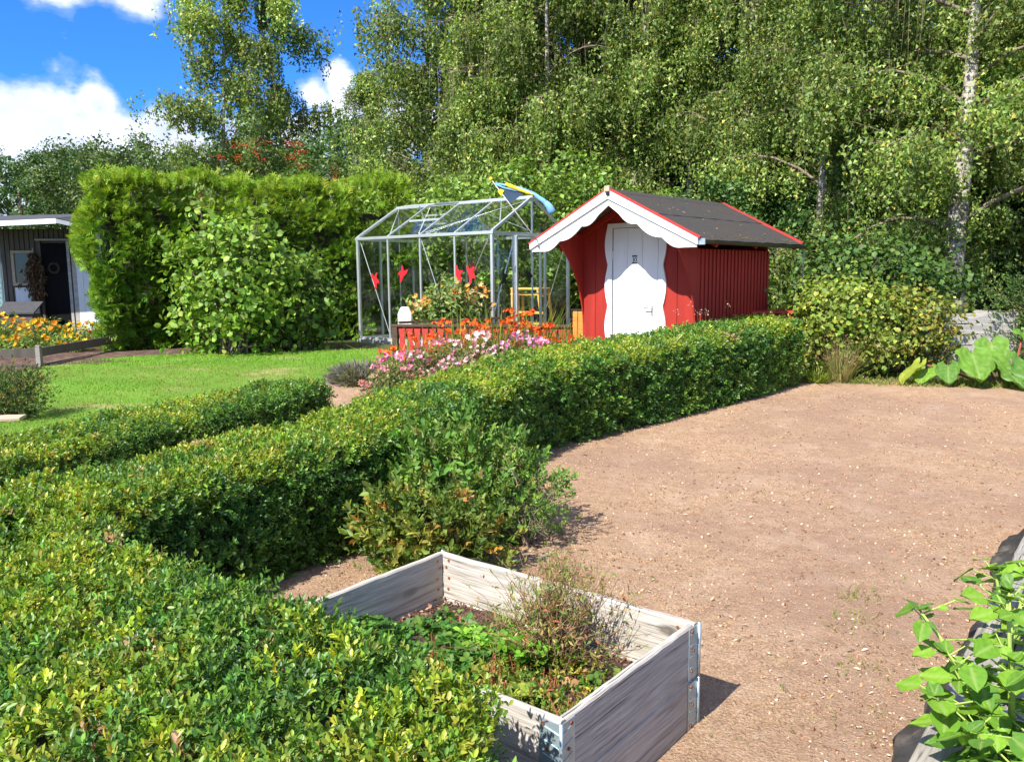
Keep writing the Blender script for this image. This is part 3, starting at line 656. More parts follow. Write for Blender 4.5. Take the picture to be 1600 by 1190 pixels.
# roof: two felt slopes with real thickness, a lapped felt strip, red metal verge
x_l, x_r = -SL, W+SR
for (xa, xb) in ((xm, x_r), (x_l, xm)):
    za, zb = roof_z(xa), roof_z(xb); s_ = 1 if xb > xm+.01 else -1
    rf = MB(); y0, y1 = -OV, LG+OB
    rf.add([(xa, y0, za-.035), (xb, y0, zb-.035), (xb, y1, zb-.035), (xa, y1, za-.035), (xa, y0, za), (xb, y0, zb), (xb, y1, zb), (xa, y1, za)],
           [(0, 1, 2, 3), (4, 7, 6, 5), (0, 4, 5, 1), (1, 5, 6, 2), (2, 6, 7, 3), (3, 7, 4, 0)])
    roof = rf.build('roof', M['brown_wood'], shed)
    # felt in lapped strips parallel to the ridge
    for i, (ta, tb) in enumerate(((0, .52), (.50, 1.03))):
        if s_ > 0: ua, ub = xm+(x_r-xm)*ta, xm+(x_r-xm)*tb
        else: ua, ub = xm-(xm-x_l)*ta, xm-(xm-x_l)*tb
        h0 = .006+.006*(1-i); fm = MB(); ny = 24; V = []; F = []
        for j in range(ny+1):
            y = y0-.005+(y1-y0+.01)*j/ny
            for u, dd in ((ua, 0), (ub, 0), (ub, -.006), (ua, -.006)):
                wv = .003*math.sin(j*1.7+i*2)+random.uniform(-.0015, .0015)
                V.append((u, y, roof_z(u)+h0+dd+(wv if u == ub else 0)))
            if j:
                b0 = 4*(j-1)
                F += [(b0+k, b0+(k+1) % 4, b0+4+(k+1) % 4, b0+4+k) for k in range(4)]
        F += [(0, 1, 2, 3), (4*ny+3, 4*ny+2, 4*ny+1, 4*ny)]
        fm.add(V, F).build('felt_strip', M['roof_felt'], roof)
# ridge felt cap
rc = MB(); rc.add([(xm-.09, -OV, roof_z(xm-.09)+.014), (xm, -OV, ZR+.02), (xm+.09, -OV, roof_z(xm+.09)+.014), (xm-.09, LG+OB, roof_z(xm-.09)+.014), (xm, LG+OB, ZR+.02), (xm+.09, LG+OB, roof_z(xm+.09)+.014)], [(0, 1, 4, 3), (1, 2, 5, 4)])
rc.build('ridge_cap', M['roof_felt'], shed)
for yy in (-OV-.012, LG+OB+.002):
    for xb in (x_l, x_r):
        MB().bar((xm, yy+.005, ZR+.018), (xb+(.02 if xb > xm else -.02), yy+.005, roof_z(xb)+.010), .04, .024, up=(0, 0, 1)).build('verge_trim', M['red_trim'], shed)
# white fascia: plain upper board and scalloped lower board each side, front and back
def fascia(side, y, scal=True):
    xb = x_r if side > 0 else x_l; n_ = 1
    L_ = abs(xb-xm)
    def X(u): return xm+side*u
    def zt(u): return ZR-u*slope+.004
    up_ = [(X(.0), zt(0)), (X(L_), zt(L_)), (X(L_), zt(L_)-.07), (X(0), zt(0)-.10)]
    MB().prism(up_, y-.014, y+.008).build('fascia_board', M['white'], shed, bevel=.002)
    if not scal: return
    top = [(X(0), zt(0)-.09), (X(L_-.02), zt(L_)-.062)]
    bot = [(X(L_-.02), zt(L_)-.095), (X(L_-.16), zt(L_)-.095)]
    # scallops climbing towards the apex
    us = [L_-.16, L_-.44, L_-.76, L_-1.0, 0]
    us = [u for u in us if u > .02]+[0]
    for a, b in zip(us[:-1], us[1:]):
        for i in range(1, 9):
            t_ = i/8; u = a+(b-a)*t_
            base_ = zt(u)-.205 if a < L_-.17 else (zt(a)-.175)+(zt(b)-.205-(zt(a)-.175))*t_
            base_ = min(base_, zt(L_)+5)
            z_ = base_-.045*math.sin(PI*t_)*(1 if b > 0 else .4)
            if b == 0: z_ = zt(u)-.205+.03*t_
            bot.append((X(u), z_))
    MB().prism(top+bot, y+.0085, y+.026).build('scalloped_board', M['white'], shed, bevel=.002)
for sd_ in (-1, 1): fascia(sd_, -OV-.008-.012); fascia(sd_, LG+OB-.01, False)
MB().box(xm-.035, -OV-.05, ZR-.02, xm+.035, -OV+.02, ZR+.045).build('ridge_block', M['tan_wood'], shed, bevel=.004)
MB().box(xm-.01, -OV-.055, ZR-.06, xm+.035, -OV-.022, ZR-.02).build('ridge_lamp', M['black_plastic'], shed, bevel=.004)
# curved wing boards under the porch roof
for xw in (0.0, W-.02):
    oy = [(0, .75), (0, roof_z(xw)-.06), (-OV+.02, roof_z(xw)-.06), (-OV+.02, roof_z(xw)-.14)]
    for i in range(1, 12):
        t_ = i/12; yy = (-OV+.02)*(1-t_)**1.6; oy.append((yy, (roof_z(xw)-.14)*(1-t_)+.75*t_-.10*math.sin(PI*t_)*-1))
    MB().prism(oy, xw, xw+.02, 'x').build('porch_wing', M['red'], shed)
for y_ in (-OV+.03, -.05, LG*.5, LG+OB-.05):
    for sd_ in (-1, 1):
        u = (x_r if sd_ > 0 else x_l); MB().bar((xm, y_, ZR-.075), (u-sd_*.05, y_, roof_z(u)-.055), .045, .06).build('rafter', M['red'], shed)
# gutter with end cap
gm_ = MB(); gx = x_r+.028; V = []; F = []
for j, y_ in enumerate((-OV+.01, LG+OB+.05)):
    for k_ in range(7):
        a_ = PI+PI*k_/6; V.append((gx+.042*math.cos(a_), y_, ZE-.015-.012*j+.042*math.sin(a_)))
    for k_ in range(7):
        a_ = 2*PI-PI*k_/6; V.append((gx+.038*math.cos(a_), y_, ZE-.015-.012*j+.038*math.sin(a_)))
F = [(k_, (k_+1) % 14, 14+(k_+1) % 14, 14+k_) for k_ in range(14)]+[tuple(range(14)), tuple(range(27, 13, -1))]
gut = gm_.add(V, F).build('gutter', M['dark_metal'], shed, smooth=False)
MB().box(gx-.045, -OV-.004, ZE-.065, gx+.045, -OV+.012, ZE+.0).build('end_cap', M['zinc'], gut)
# rain chain: alternating links
ch = MB()
for i in range(24):
    z_ = ZE-.07-i*.029; y_ = LG+OB+.03
    rr = .010; c_ = [(gx+(rr*math.cos(a) if i % 2 else 0), y_+(0 if i % 2 else rr*math.cos(a)), z_+.019*math.sin(a)) for a in [2*PI*q/8 for q in range(9)]]
    ch.tube(c_, .0045, 4, False)
ch.build('rain_chain', M['white_board'], shed)
# leaf litter caught on the eaves
r = np.random.default_rng(77); n = 420
Yl = r.uniform(-OV+.3, LG+OB, n); Xl = x_r+.0-np.abs(r.normal(0, .05, n)); Zl = ZR-np.abs(Xl-xm)*slope+.014+.004*r.random(n)
v, f, c = scatter(leaf4(.6), np.stack([Xl, Yl, Zl], 1), frames(np.stack([r.normal(.4, .35, n), r.normal(0, .35, n), np.ones(n)], 1), r=r), r.uniform(.008, .02, n), palette(n, [(.30, .22, .07), (.16, .12, .05), (.13, .15, .04)], [2, 3, 2], .25, r), r=r)
link('leaf_litter', raw_mesh('leaf_litter', v, f, M['leaf'], c), shed, kind='stuff')
n = 26; Xl = r.uniform(xm+.1, x_r-.1, n); Yl = r.uniform(-OV+.2, LG, n); Zl = ZR-np.abs(Xl-xm)*slope+.016
v, f, c = scatter(leaf4(.6), np.stack([Xl, Yl, Zl], 1), frames(np.stack([r.normal(.45, .1, n), r.normal(0, .15, n), np.ones(n)], 1), r=r), r.uniform(.015, .05, n), palette(n, [(.62, .52, .40), (.3, .2, .08)], [3, 2], .2, r), r=r)
link('fallen_leaves', raw_mesh('fallen_leaves', v, f, M['leaf'], c), shed, kind='stuff')

# red low box behind the shed's end
rb = thing('wooden_crate', 'low red painted box behind the end of the long hedge', 'crate', (3.02, 10.75, gz(10.75)), -.25)
MB().box(0, 0, 0,   .62, .45, .80).build('body', M['red'], rb, bevel=.01)
MB().box(-.03, -.03, .802, .65, .48, .84).build('lid', M['red_trim'], rb, bevel=.01)

# windsock on a pole fixed to the gable
def shed_pt(x, y, z):
    v_ = Vector((x, y)); c_, s_ = math.cos(ANG), math.sin(ANG); return Vector((o2.x+c_*x-s_*y, o2.y+s_*x+c_*y, .165+z))
pb = shed_pt(-.24, -OV-.035, 1.795); tip = Vector((-.235, 10.35, 2.72)); 
ws = thing('pennant_pole', 'slanting pole with yellow ball and blue and yellow pennant wound round it', 'pennant', pb)
mb = MB(); mb.tube([(0, 0, 0), tip-pb], [.008, .006], 8); mb.build('pole', M['white_board'], ws, smooth=True)
MB().tube([(.02, 0, -.09), (.02, -.01, -.05), (0, -.002, .02)], .012, 6).build('bracket', M['steel'], ws)
MB().ball(tip-pb, .026, 10).build('finial', M['yellow'], ws, smooth=True)
def ribbon(path, wid, name, mat, up=(0, 0, 1), thick=.004, twist=0):
    mb = MB(); V = []; F = []; n_ = len(path)
    for i, p in enumerate(path):
        p = Vector(p); d = (Vector(path[min(i+1, n_-1)])-Vector(path[max(0, i-1)])).normalized()
        u = Vector(up); u = (u-d*u.dot(d)).normalized(); sd = d.cross(u); a = twist*i/(n_-1); u2 = u*math.cos(a)+sd*math.sin(a); nrm = d.cross(u2)
        w_ = wid[i] if hasattr(wid, '__len__') else wid
        for s1, s2 in ((-.5, -.5), (.5, -.5), (.5, .5), (-.5, .5)): V.append(p+u2*w_*s1+nrm*thick*s2)
        if i: b0 = 4*(i-1); F += [(b0+k, b0+(k+1) % 4, b0+4+(k+1) % 4, b0+4+k) for k in range(4)]
    F += [(0, 1, 2, 3), tuple(4*n_-4+k for k in (3, 2, 1, 0))]
    return mb.add(V, F).build(name, mat, ws, smooth=True)
q0 = tip-pb; D1 = Vector((.80, -.45, -.0)).normalized()
def wp(s, dz, dy=0): return q0+Vector((s, dy-.3*s, dz))
ribbon([wp(.06, -.055), wp(.20, -.085), wp(.36, -.13), wp(.52, -.20), wp(.64, -.285), wp(.70, -.36)], [.015, .03, .04, .045, .055, .075], 'blue_tail', M['blue'])
ribbon([wp(.665, -.30, -.004), wp(.70, -.345, -.004), wp(.735, -.41, -.004), wp(.745, -.45, -.004)], [.05, .08, .09, .04], 'tail_end', M['blue'])
ribbon([wp(.18, -.065, -.012), wp(.24, -.095, -.012), wp(.34, -.14, -.012), wp(.44, -.18, -.012), wp(.52, -.215, -.012)], [.03, .05, .035, .03, .02], 'yellow_stripe', M['yellow'])
ribbon([wp(.05, -.06, -.006), wp(.15, -.11, -.006), wp(.30, -.15, -.006), wp(.42, -.175, -.006)], [.02, .02, .022, .01], 'blue_edge', M['blue'])
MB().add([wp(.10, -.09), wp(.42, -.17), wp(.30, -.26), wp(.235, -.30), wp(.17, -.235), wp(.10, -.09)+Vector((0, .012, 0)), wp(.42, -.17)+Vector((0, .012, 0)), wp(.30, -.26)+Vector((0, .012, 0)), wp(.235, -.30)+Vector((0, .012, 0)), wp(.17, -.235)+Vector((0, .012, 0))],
         [(0, 1, 2, 3, 4), (9, 8, 7, 6, 5), (0, 5, 6, 1), (1, 6, 7, 2), (2, 7, 8, 3), (3, 8, 9, 4), (4, 9, 5, 0)]).build('shaded_fold', M['shaded_blue'], ws)  # shade of this fold is put into a darker blue of the cloth
MB().add([wp(.08, -.15, -.01), wp(.115, -.125, -.01), wp(.165, -.145, -.01), wp(.12, -.205, -.01), wp(.08, -.15), wp(.115, -.125), wp(.165, -.145), wp(.12, -.205)],
         [(0, 1, 2, 3), (7, 6, 5, 4), (0, 4, 5, 1), (1, 5, 6, 2), (2, 6, 7, 3), (3, 7, 4, 0)]).build('yellow_corner', M['yellow'], ws)

# ================================================================== GREENHOUSE
GX, GY, GL, GW, GE, GR, GZ = -2.86, 15.53, 3.33, 2.09, 1.91, 2.53, .31
gh = thing('greenhouse', 'glass greenhouse with aluminium frame and an open roof vent', 'greenhouse', (GX, GY, GZ), ANG)
def abar(a, b, w=.035, h=None, name='glazing_bar', parent=gh, mat='alu'): return MB().bar(a, b, w, h or w).build(name, M[mat], parent, bevel=.003)
bay = GL/4
MB().box(-.05, -.05, -.1, GL+.05, .05, .05).build('plinth', M['concrete'], gh); MB().box(-.05, GW-.05, -.1, GL+.05, GW+.05, .05).build('plinth', M['concrete'], gh)
MB().box(-.05, .052, -.1, .05, GW-.052, .05).build('plinth', M['concrete'], gh); MB().box(GL-.05, .052, -.1, GL+.05, GW-.052, .05).build('plinth', M['concrete'], gh)
MB().box(.06, .06, -.06, GL-.06, GW-.06, -.02).build('floor_slab', M['concrete'], gh)
for y_ in (0, GW):
    for i in range(5):
        abar((i*bay, y_, .05), (i*bay, y_, GE-.03), .05 if i in (0, 4) else .032, name='post')
    abar((-.03, y_, .07), (GL+.03, y_, .07), .04, name='sill')
    abar((-.04, y_, GE), (GL+.04, y_, GE), .06, .05, name='gutter')
ym = GW/2
abar((-.03, ym, GR), (GL+.03, ym, GR), .05, .05, name='ridge_bar')
for i in range(5):
    for y_ in (0, GW):
        abar((i*bay, y_, GE+.02), (i*bay, ym, GR), .045 if i in (0, 4) else .026, name='rafter')
for x_ in (0, GL):
    abar((x_, .03, GE-.01), (x_, GW-.03, GE-.01), .05, .06, name='tie_bar')
    abar((x_, .03, .07), (x_, GW-.03, .07), .04, name='sill')
    for y_ in (.55, 1.40): abar((x_, y_, .09), (x_, y_, GE-.03), .04, name='post')
    abar((x_, ym, GE+.03), (x_, ym, GR-.03), .03, name='post')
    abar((x_, GW*.5+.0, GE-.05), (x_, GW*.5, .1), .022, name='post')
# sliding door frame in the near gable
dr = MB(); dr.bar((GL+.04, .57, .1), (GL+.04, .57, 1.86), .035); dr.bar((GL+.04, 1.22, .1), (GL+.04, 1.22, 1.86), .035); dr.bar((GL+.04, .57, .1), (GL+.04, 1.22, .1), .035); dr.bar((GL+.04, .57, 1.86), (GL+.04, 1.22, 1.86), .035); dr.bar((GL+.04, .57, .9), (GL+.04, 1.22, .9), .02)
gd = dr.build('door', M['alu'], gh)
# diagonal braces
for a, b in (((.04, .03, GE-.05), (bay*.98, .03, .1)), ((bay*2, .03, GE-.05), (bay*2.6, .03, .7)), ((bay*3.9, .03, GE-.05), (bay*2.95, .03, .55)), ((bay*2, GW-.03, GE-.05), (bay*1.3, GW-.03, .1)), ((bay*4, GW-.03, GE-.05), (bay*3.2, GW-.03, .1)),
             ((bay*2.1, .06, GE+.06), (bay*4, ym-.04, GR-.04)), ((bay*1, .06, GE+.06), (.05, ym-.03, GR-.04)), ((bay*1.9, .06, GE+.05), (bay*1.1, ym-.04, GR-.04)), ((bay*3.9, .3, GE+.20), (bay*3.2, ym-.02, GR-.04)),
             ((GL-.02, .58, GE-.1), (GL-.02, .05, .6)), ((GL-.02, ym, GE+.05), (GL-.5, ym*.5, GE+.32))):
    abar(a, b, .016, .010, name='brace')
# panes, each an object
def pane(pts, parent=gh, name='pane', th=.004):
    p = [Vector(q) for q in pts]; n_ = (p[1]-p[0]).cross(p[2]-p[0]).normalized()*th/2; k = len(p)
    V = [q-n_ for q in p]+[q+n_ for q in p]
    return MB().add(V, [tuple(range(k-1, -1, -1)), tuple(range(k, 2*k))]+[(i, (i+1) % k, (i+1) % k+k, i+k) for i in range(k)]).build(name, M['glass'], parent)
near_panes = []
for i in range(4):
    x0, x1 = i*bay+.018, (i+1)*bay-.018
    for y_ in (0, GW):
        p_ = pane([(x0, y_, .09), (x1, y_, .09), (x1, y_, GE-.03), (x0, y_, GE-.03)])
        if y_ == 0: near_panes.append(p_)
    for sgn_, y_ in ((1, 0), (-1, GW)):
        yt = ym-sgn_*.02; yb = y_+sgn_*.03
        if i == 1 or (i == 0 and sgn_ < 0):
            yc = y_+sgn_*.52; zc = GE+(GR-GE)*.52/ym
            pane([(x0, yb, GE+.03), (x1, yb, GE+.03), (x1, yc, zc), (x0, yc, zc)])
        else: pane([(x0, yb, GE+.03), (x1, yb, GE+.03), (x1, yt, GR-.01), (x0, yt, GR-.01)])
for x_ in (0, GL):
    for y0, y1 in ((.02, .53), (.57, ym-.012), (ym+.012, 1.38), (1.42, GW-.02)): 
        pane([(x_, y0, .09), (x_, y1, .09), (x_, y1, GE-.04), (x_, y0, GE-.04)])
    pane([(x_, .06, GE+.03), (x_, ym-.02, GE+.03), (x_, ym-.02, GR-.05)]); pane([(x_, GW-.06, GE+.03), (x_, ym+.02, GE+.03), (x_, ym+.02, GR-.05)])
# open vents hinged at the ridge
for (i, sgn_, op) in ((1, 1, .30), (0, -1, .18)):
    x0, x1 = i*bay+.03, (i+1)*bay-.03; ln = .62; sl = math.atan2(GR-GE, ym)-op-.12
    A0 = Vector((x0, ym-sgn_*.03, GR+.02)); A1 = Vector((x1, ym-sgn_*.03, GR+.02)); dv = Vector((0, -sgn_*math.cos(sl), -math.sin(sl)))*ln
    vf = MB(); vf.bar(A0, A1, .025); vf.bar(A0+dv, A1+dv, .03); vf.bar(A0, A0+dv, .025); vf.bar(A1, A1+dv, .025)
    vent = vf.build('roof_vent', M['alu'], gh); pane([A0, A1, A1+dv, A0+dv], vent)
    MB().bar((A0+dv+A1+dv)/2, ((x0+x1)/2, ym-sgn_*.5, GE+(GR-GE)*.5), .012).build('stay', M['alu'], vent)
    abar((x0, ym-sgn_*.52, GE+(GR-GE)*.5), (x1, ym-sgn_*.52, GE+(GR-GE)*.5), .035, name='vent_sill')
# bird silhouettes stuck on the panes
BIRD = [(-.10, -.5), (.10, -.46), (.12, -.22), (.22, -.14), (.46, -.20), (.40, -.02), (.22, .12), (.18, .24), (.30, .44), (.22, .52), (.06, .40), (-.04, .30), (-.20, .34), (-.34, .52), (-.46, .48), (-.40, .26), (-.26, .06), (-.16, -.12)]
def bird(x, y, z, mat, size=.26, rot=0, axis='y', sx=1):
    P_ = [(x+sx*size*.8*(a*math.cos(rot)-b*math.sin(rot)), z+size*(a*math.sin(rot)+b*math.cos(rot))) for a, b in BIRD]
    if axis == 'y': return MB().prism(P_, y-.004, y-.010).build('bird_sticker', mat, gh)
    P_ = [(y+(a-x), b) for a, b in P_]; return MB().prism(P_, GL+.004, GL+.010, 'x').build('bird_sticker', mat, gh)
for (x, z, rot, sx) in ((.47, 1.13, .1, 1), (1.20, 1.245, .45, -1), (2.57, 1.21, -.5, 1), (2.86, 1.23, -.1, 1)): bird(x, 0, z, M['bright_red'], .29, rot, sx=sx)
bird(1.0, GW+.0, 1.35, M['bright_red'], .26, .3); bird(3.02, .28, 1.17, M['black_plastic'], .24, -.6, 'x'); bird(3.02, .96, 1.20, M['black_plastic'], .24, .2, 'x')  # red bird on the far wall draws in the reflection of a sticker
def gpt(x, y, z=0):
    c_, s_ = math.cos(ANG), math.sin(ANG); return (GX+c_*x-s_*y, GY+s_*x+c_*y, GZ-.02+z)
# shelf stand inside
st = thing('plant_stand', 'golden wooden tiered stand standing inside the greenhouse near its gable', 'shelf', gpt(2.98, 1.42), ANG)
for z_ in (.98, .88, .36): MB().box(-.32, -.17, z_, .32, .17, z_+.03).build('shelf', M['golden_wood'], st, bevel=.003)
for x_, sx in ((-.29, 0), (.29, .14)):
    for y_ in (-.15, .15): MB().bar((x_+sx, y_, 0), (x_, y_, 1.0), .035).build('leg', M['golden_wood'], st)
MB().bar((-.29, 0, 0), (-.29, 0, .98), .05).build('leg', M['golden_wood'], st)
MB().box(-.30, -.02, .55, .30, .02, .59).build('rail', M['golden_wood'], st)
# pale crate hanging near the left end, white can, straw screen
cr = thing('wire_basket', 'grey slatted basket seen through the left end of the greenhouse', 'basket', gpt(.75, 1.6), ANG)
for i in range(5): MB().box(-.25, -.15, .30+i*.075, .25, -.13, .35+i*.075).build('slat', M['felt_grey'], cr)
MB().box(-.25, -.128, .28, .25, .15, .30).build('base', M['felt_grey'], cr)
for x_ in (-.23, .23): MB().box(x_-.012, -.12, 0, x_+.012, .12, .28).build('leg', M['felt_grey'], cr)
for x_ in (-.24, .24): MB().box(x_-.01, -.155, .30, x_+.01, .15, .67).build('frame', M['felt_grey'], cr)
sc = thing('straw_screen', 'tan straw screen standing behind the greenhouse', 'screen', (-2.15, 18.6, .3), .1)
MB().box(-.45, 0, 0, .45, .06, 1.15).build('panel', M['tan'], sc); MB().ball((.15, -.02, .55), .3, 10, (1, .1, .12)).build('dark_hole', M['dark_twig'], sc)
for x_ in (-.43, .43): MB().box(x_-.03, -.012, 0, x_+.03, -.002, 1.2).build('post', M['tan_wood'], sc)
wc = thing('water_can', 'white plastic canister with dark cap behind the red slatted fence', 'canister', (-1.66, 12.85, gz(12.85)+.45))
prof = [(-.11, 0), (.11, 0), (.11, .22), (.06, .33), (-.06, .33), (-.11, .22)]
MB().prism(prof, -.07, .07).build('body', M['white'], wc, bevel=.015); MB().tube([(0, 0, .335), (0, 0, .37)], .028, 8).build('cap', M['black_plastic'], wc)
tb = thing('garden_table', 'low wooden table behind the red slatted fence carrying the white canister', 'table', (-1.66, 12.85, gz(12.85)), .1)
MB().box(-.2, -.2, .42, .2, .2, .448).build('table_top', M['tan_wood'], tb)
for x_ in (-.17, .17):
    for y_ in (-.17, .17): MB().box(x_-.02, y_-.02, 0, x_+.02, y_+.02, .42).build('leg', M['tan_wood'], tb)

# ================================================================== RED SLATTED FENCE round the terrace
FA, FB = Vector((-1.70, 12.0)), Vector((1.15, 11.35)); fd = (FB-FA); FLn = fd.length; fang = math.atan2(fd.y, fd.x)
fz = gz(11.7)
fe = thing('slatted_fence', 'low terrace fence with red wavy slats under a dark brown rail', 'fence', (FA.x, FA.y, fz-.02), fang)
ht = .62
MB().box(-.06, -.05, ht-.035, FLn, .06, ht).build('rail', M['brown_wood'], fe, bevel=.004)
MB().box(0, -.012, ht-.12, FLn, .025, ht-.037).build('rail', M['brown_wood'], fe)
MB().box(0, 0, .06, FLn, .03, .12).build('rail', M['brown_wood'], fe)
for x_ in (0, .98, 1.96, FLn-.07): MB().box(x_-.04, -.045, 0, x_+.04, .04, ht-.036).build('post', M['brown_wood'], fe, bevel=.004)
k = 0
x_ = .07
while x_ < FLn-.1:
    if min(abs(x_+.04-q) for q in (0, .98, 1.96, FLn-.07)) > .07:
        L_ = [(x_+  .007*math.sin(t*2*PI*1.6/10+.4), .04+t*(ht-.10)/10) for t in range(11)]; R_ = [(x_+.085-  .007*math.sin(t*2*PI*1.6/10+.4), .04+t*(ht-.10)/10) for t in range(10, -1, -1)]
        MB().prism(L_+R_, -.036, -.016).build('slat', M['red'] if False else M['red_trim'], fe)
    x_ += .118
# back rail of the terrace running towards the greenhouse corner
fb = thing('terrace_rail', 'dark brown rail of the terrace running towards the greenhouse', 'fence', (-1.66, 12.12, fz-.02), .55)
MB().box(0, -.03, ht+.0, 1.9, .03, ht+.035).build('rail', M['brown_wood'], fb); MB().box(0, -.012, ht-.20, 1.9, .012, ht-.06).build('rail', M['brown_wood'], fb)
for x_ in (.6, 1.25, 1.87): MB().box(x_-.03, -.028, 0, x_+.03, .028, ht-.002).build('post', M['brown_wood'], fb)

# folding chair beside the shed
chr_ = thing('folding_chair', 'orange wooden slat chair with black steel frame beside the red shed', 'chair', (1.08, 10.75, gz(10.75)), 2.55)
for i in range(5): MB().box(-.19+i*.078, .20, .47, -.19+i*.078+.07, .218, .86).build('slat', M['orange_wood'], chr_, bevel=.003)
for i in range(5): MB().box(-.2, -.22+i*.08, .43, .2, -.22+i*.08+.07, .45).build('seat_slat', M['orange_wood'], chr_, bevel=.003)
for x_ in (-.215, .215):
    MB().tube([(x_, -.22, 0), (x_, .19, .45), (x_, .22, .88)], .010, 6).build('frame', M['black_plastic'], chr_); MB().tube([(x_, .26, 0), (x_, -.18, .43)], .010, 6).build('leg', M['black_plastic'], chr_)
MB().tube([(-.215, .22, .88), (.215, .22, .88)], .010, 6).build('top_bar', M['black_plastic'], chr_)

# ================================================================== FOLIAGE BUILDERS
def bush(name, label, cat, base, cen, rad, n_stem, n_leaf, leaf_size, cols, wts, tplf, seed, mat='leaf', stem='twig', clump=.12, nclump=60, up=.4, stem_r=.006, shell=.5, group=None, sun=None, gaps=0, kind_leaf='foliage', droop=0):
    """open shrub: stems rise from the foot to clump centres, leaves sit round the clumps"""
    r = np.random.default_rng(seed); base = np.array(base, float); t = thing(name, label, cat, base, group=group)
    cen = np.array(cen, float)-base; rad = np.array(rad, float)
    u = unit(nclump, r); rr = shell+(1-shell)*r.random(nclump)**.6; cc = cen+u*rr[:, None]*rad; cc[:, 2] = np.maximum(cc[:, 2], .04)
    cc += r.normal(0, .08, cc.shape)*rad
    mb = MB()
    for i in range(min(n_stem, nclump)):
        c_ = cc[i]; p0 = Vector((r.normal(0, .12)*rad[0], r.normal(0, .12)*rad[1], 0)); p3 = Vector(c_); midp = p0.lerp(p3, .5)+Vector((r.normal(0, .05), r.normal(0, .05), .12*rad[2]))
        q = [p0, p0.lerp(midp, .6), midp, p3]; mb.tube(q, [stem_r, stem_r*.8, stem_r*.6, stem_r*.25], 4, False)
        for s_ in range(3):
            e_ = p3+Vector(r.normal(0, 1, 3))*clump*1.2; mb.tube([midp.lerp(p3, .4+.2*s_), e_], [stem_r*.4, stem_r*.15], 3, False)
    mb.build('branches', M[stem], t)
    ci = r.integers(0, nclump, n_leaf); off = r.normal(0, clump, (n_leaf, 3))*np.array([1, 1, .85]); P = cc[ci]+off
    if droop: P[:, 2] -= np.abs(r.normal(0, droop, n_leaf))
    P[:, 2] = np.maximum(P[:, 2], .01)
    outw = (P-cen)/rad; outw /= np.linalg.norm(outw, axis=1, keepdims=True)+1e-6
    N = outw*.8+r.normal(0, .55, P.shape); N[:, 2] += up
    C = palette(n_leaf, cols, wts, .2, r)
    if not isinstance(tplf, list): tplf = [tplf]
    w_ = r.integers(0, len(tplf), n_leaf); Rm = frames(N, r=r); S = leaf_size*r.uniform(.6, 1.25, n_leaf)
    v, f, c = merge([scatter(tp, P[w_ == j], Rm[w_ == j], S[w_ == j], C[w_ == j], .15, r) for j, tp in enumerate(tplf)])
    link(kind_leaf, raw_mesh('foliage', v, f, M[mat], c), t, kind='stuff')
    return t, cc
def tilt(tp, el):
    return tp[0] @ rotm(0, el).T, tp[1]
LB = leaf6(.55)
SPR = [sprig(3, .5, .42, True, .7, s+20) for s in range(3)]
SPL = [sprig(3, .5, .5, False, .7, s+40) for s in range(3)]

# broad shrub between hedge and raised bed
gsh = dict(cols=[(.10, .21, .035), (.15, .27, .045), (.26, .35, .07), (.38, .26, .10)], wts=[4, 4, 2.2, .3])
bush('berry_bush', 'loose leafy bush with upright shoots growing against the hedge behind the raised bed', 'bush', (-.30, 4.75, 0), (-.36, 4.80, .335), (.50, .38, .29), 42, 1250, .112, gsh['cols'], gsh['wts'], SPR, 41, clump=.07, nclump=120, up=.6, stem_r=.007, shell=.35)
bush('berry_bush', 'lower bush with yellow tinged leaves directly behind the raised bed corner', 'bush', (-.42, 4.15, 0), (-.42, 4.15, .22), (.34, .24, .22), 30, 850, .10, [(.10, .17, .03), (.17, .24, .04), (.33, .33, .06), (.42, .24, .06)], [4, 4, 2, .7], SPR, 42, clump=.06, nclump=60, up=.7, stem_r=.005, shell=.2)

# thuja hedge -------------------------------------------------
def frond(seed):
    r = np.random.default_rng(seed); V = []; F = []; b = 0
    segs = [((0, 0), (0, 1), .10)]
    for i in range(4):
        y = .18+.2*i; l = .5*(1-.16*i)
        for s_ in (-1, 1): segs.append(((0, y), (s_*l*.72, y+l*.62), .10))
    for (x0, y0), (x1, y1), w_ in segs:
        d = np.array([x1-x0, y1-y0]); d = d/np.linalg.norm(d); nrm = np.array([-d[1], d[0]])*w_/2; zj = r.normal(0, .05)
        V += [(x0-nrm[0], y0-nrm[1], 0), (x0+nrm[0], y0+nrm[1], 0), (x1+nrm[0]*.4, y1+nrm[1]*.4, zj), (x1-nrm[0]*.4, y1-nrm[1]*.4, zj)]
        F += [(b, b+1, b+2), (b, b+2, b+3)]; b += 4
    V = np.array(V); V = np.stack([V[:, 2], V[:, 0], V[:, 1]], 1)   # frond runs along +Z, flat in YZ
    return V, np.array(F)
r = np.random.default_rng(51)
TA, TB = np.array([-6.95, 13.75]), np.array([-1.95, 16.7]); td = (TB-TA); TL = np.linalg.norm(td); td = td/TL; tn = np.array([td[1], -td[0]])
base = np.array([TA[0], TA[1], .3]); th_ = thing('conifer_hedge', 'tall bright green conifer hedge beside the lawn with feathery top', 'hedge', base)
n = 17000; tt = r.random(n)*TL; hh = r.random(n)
Hm = 2.78+.25*vnoise(np.stack([tt, tt*0, tt*0], 1), 1.1)-.0*tt
fr_ = r.random(n); face = np.where(fr_ < .62, 0, np.where(fr_ < .86, 1, 2))     # front, top, left end
Zt = np.where(face == 1, Hm, hh*Hm)
dep = np.where(face == 1, r.random(n)*1.0, 0.0); tt = np.where(face == 2, 0, tt); dep = np.where(face == 2, r.random(n)*1.0, dep)
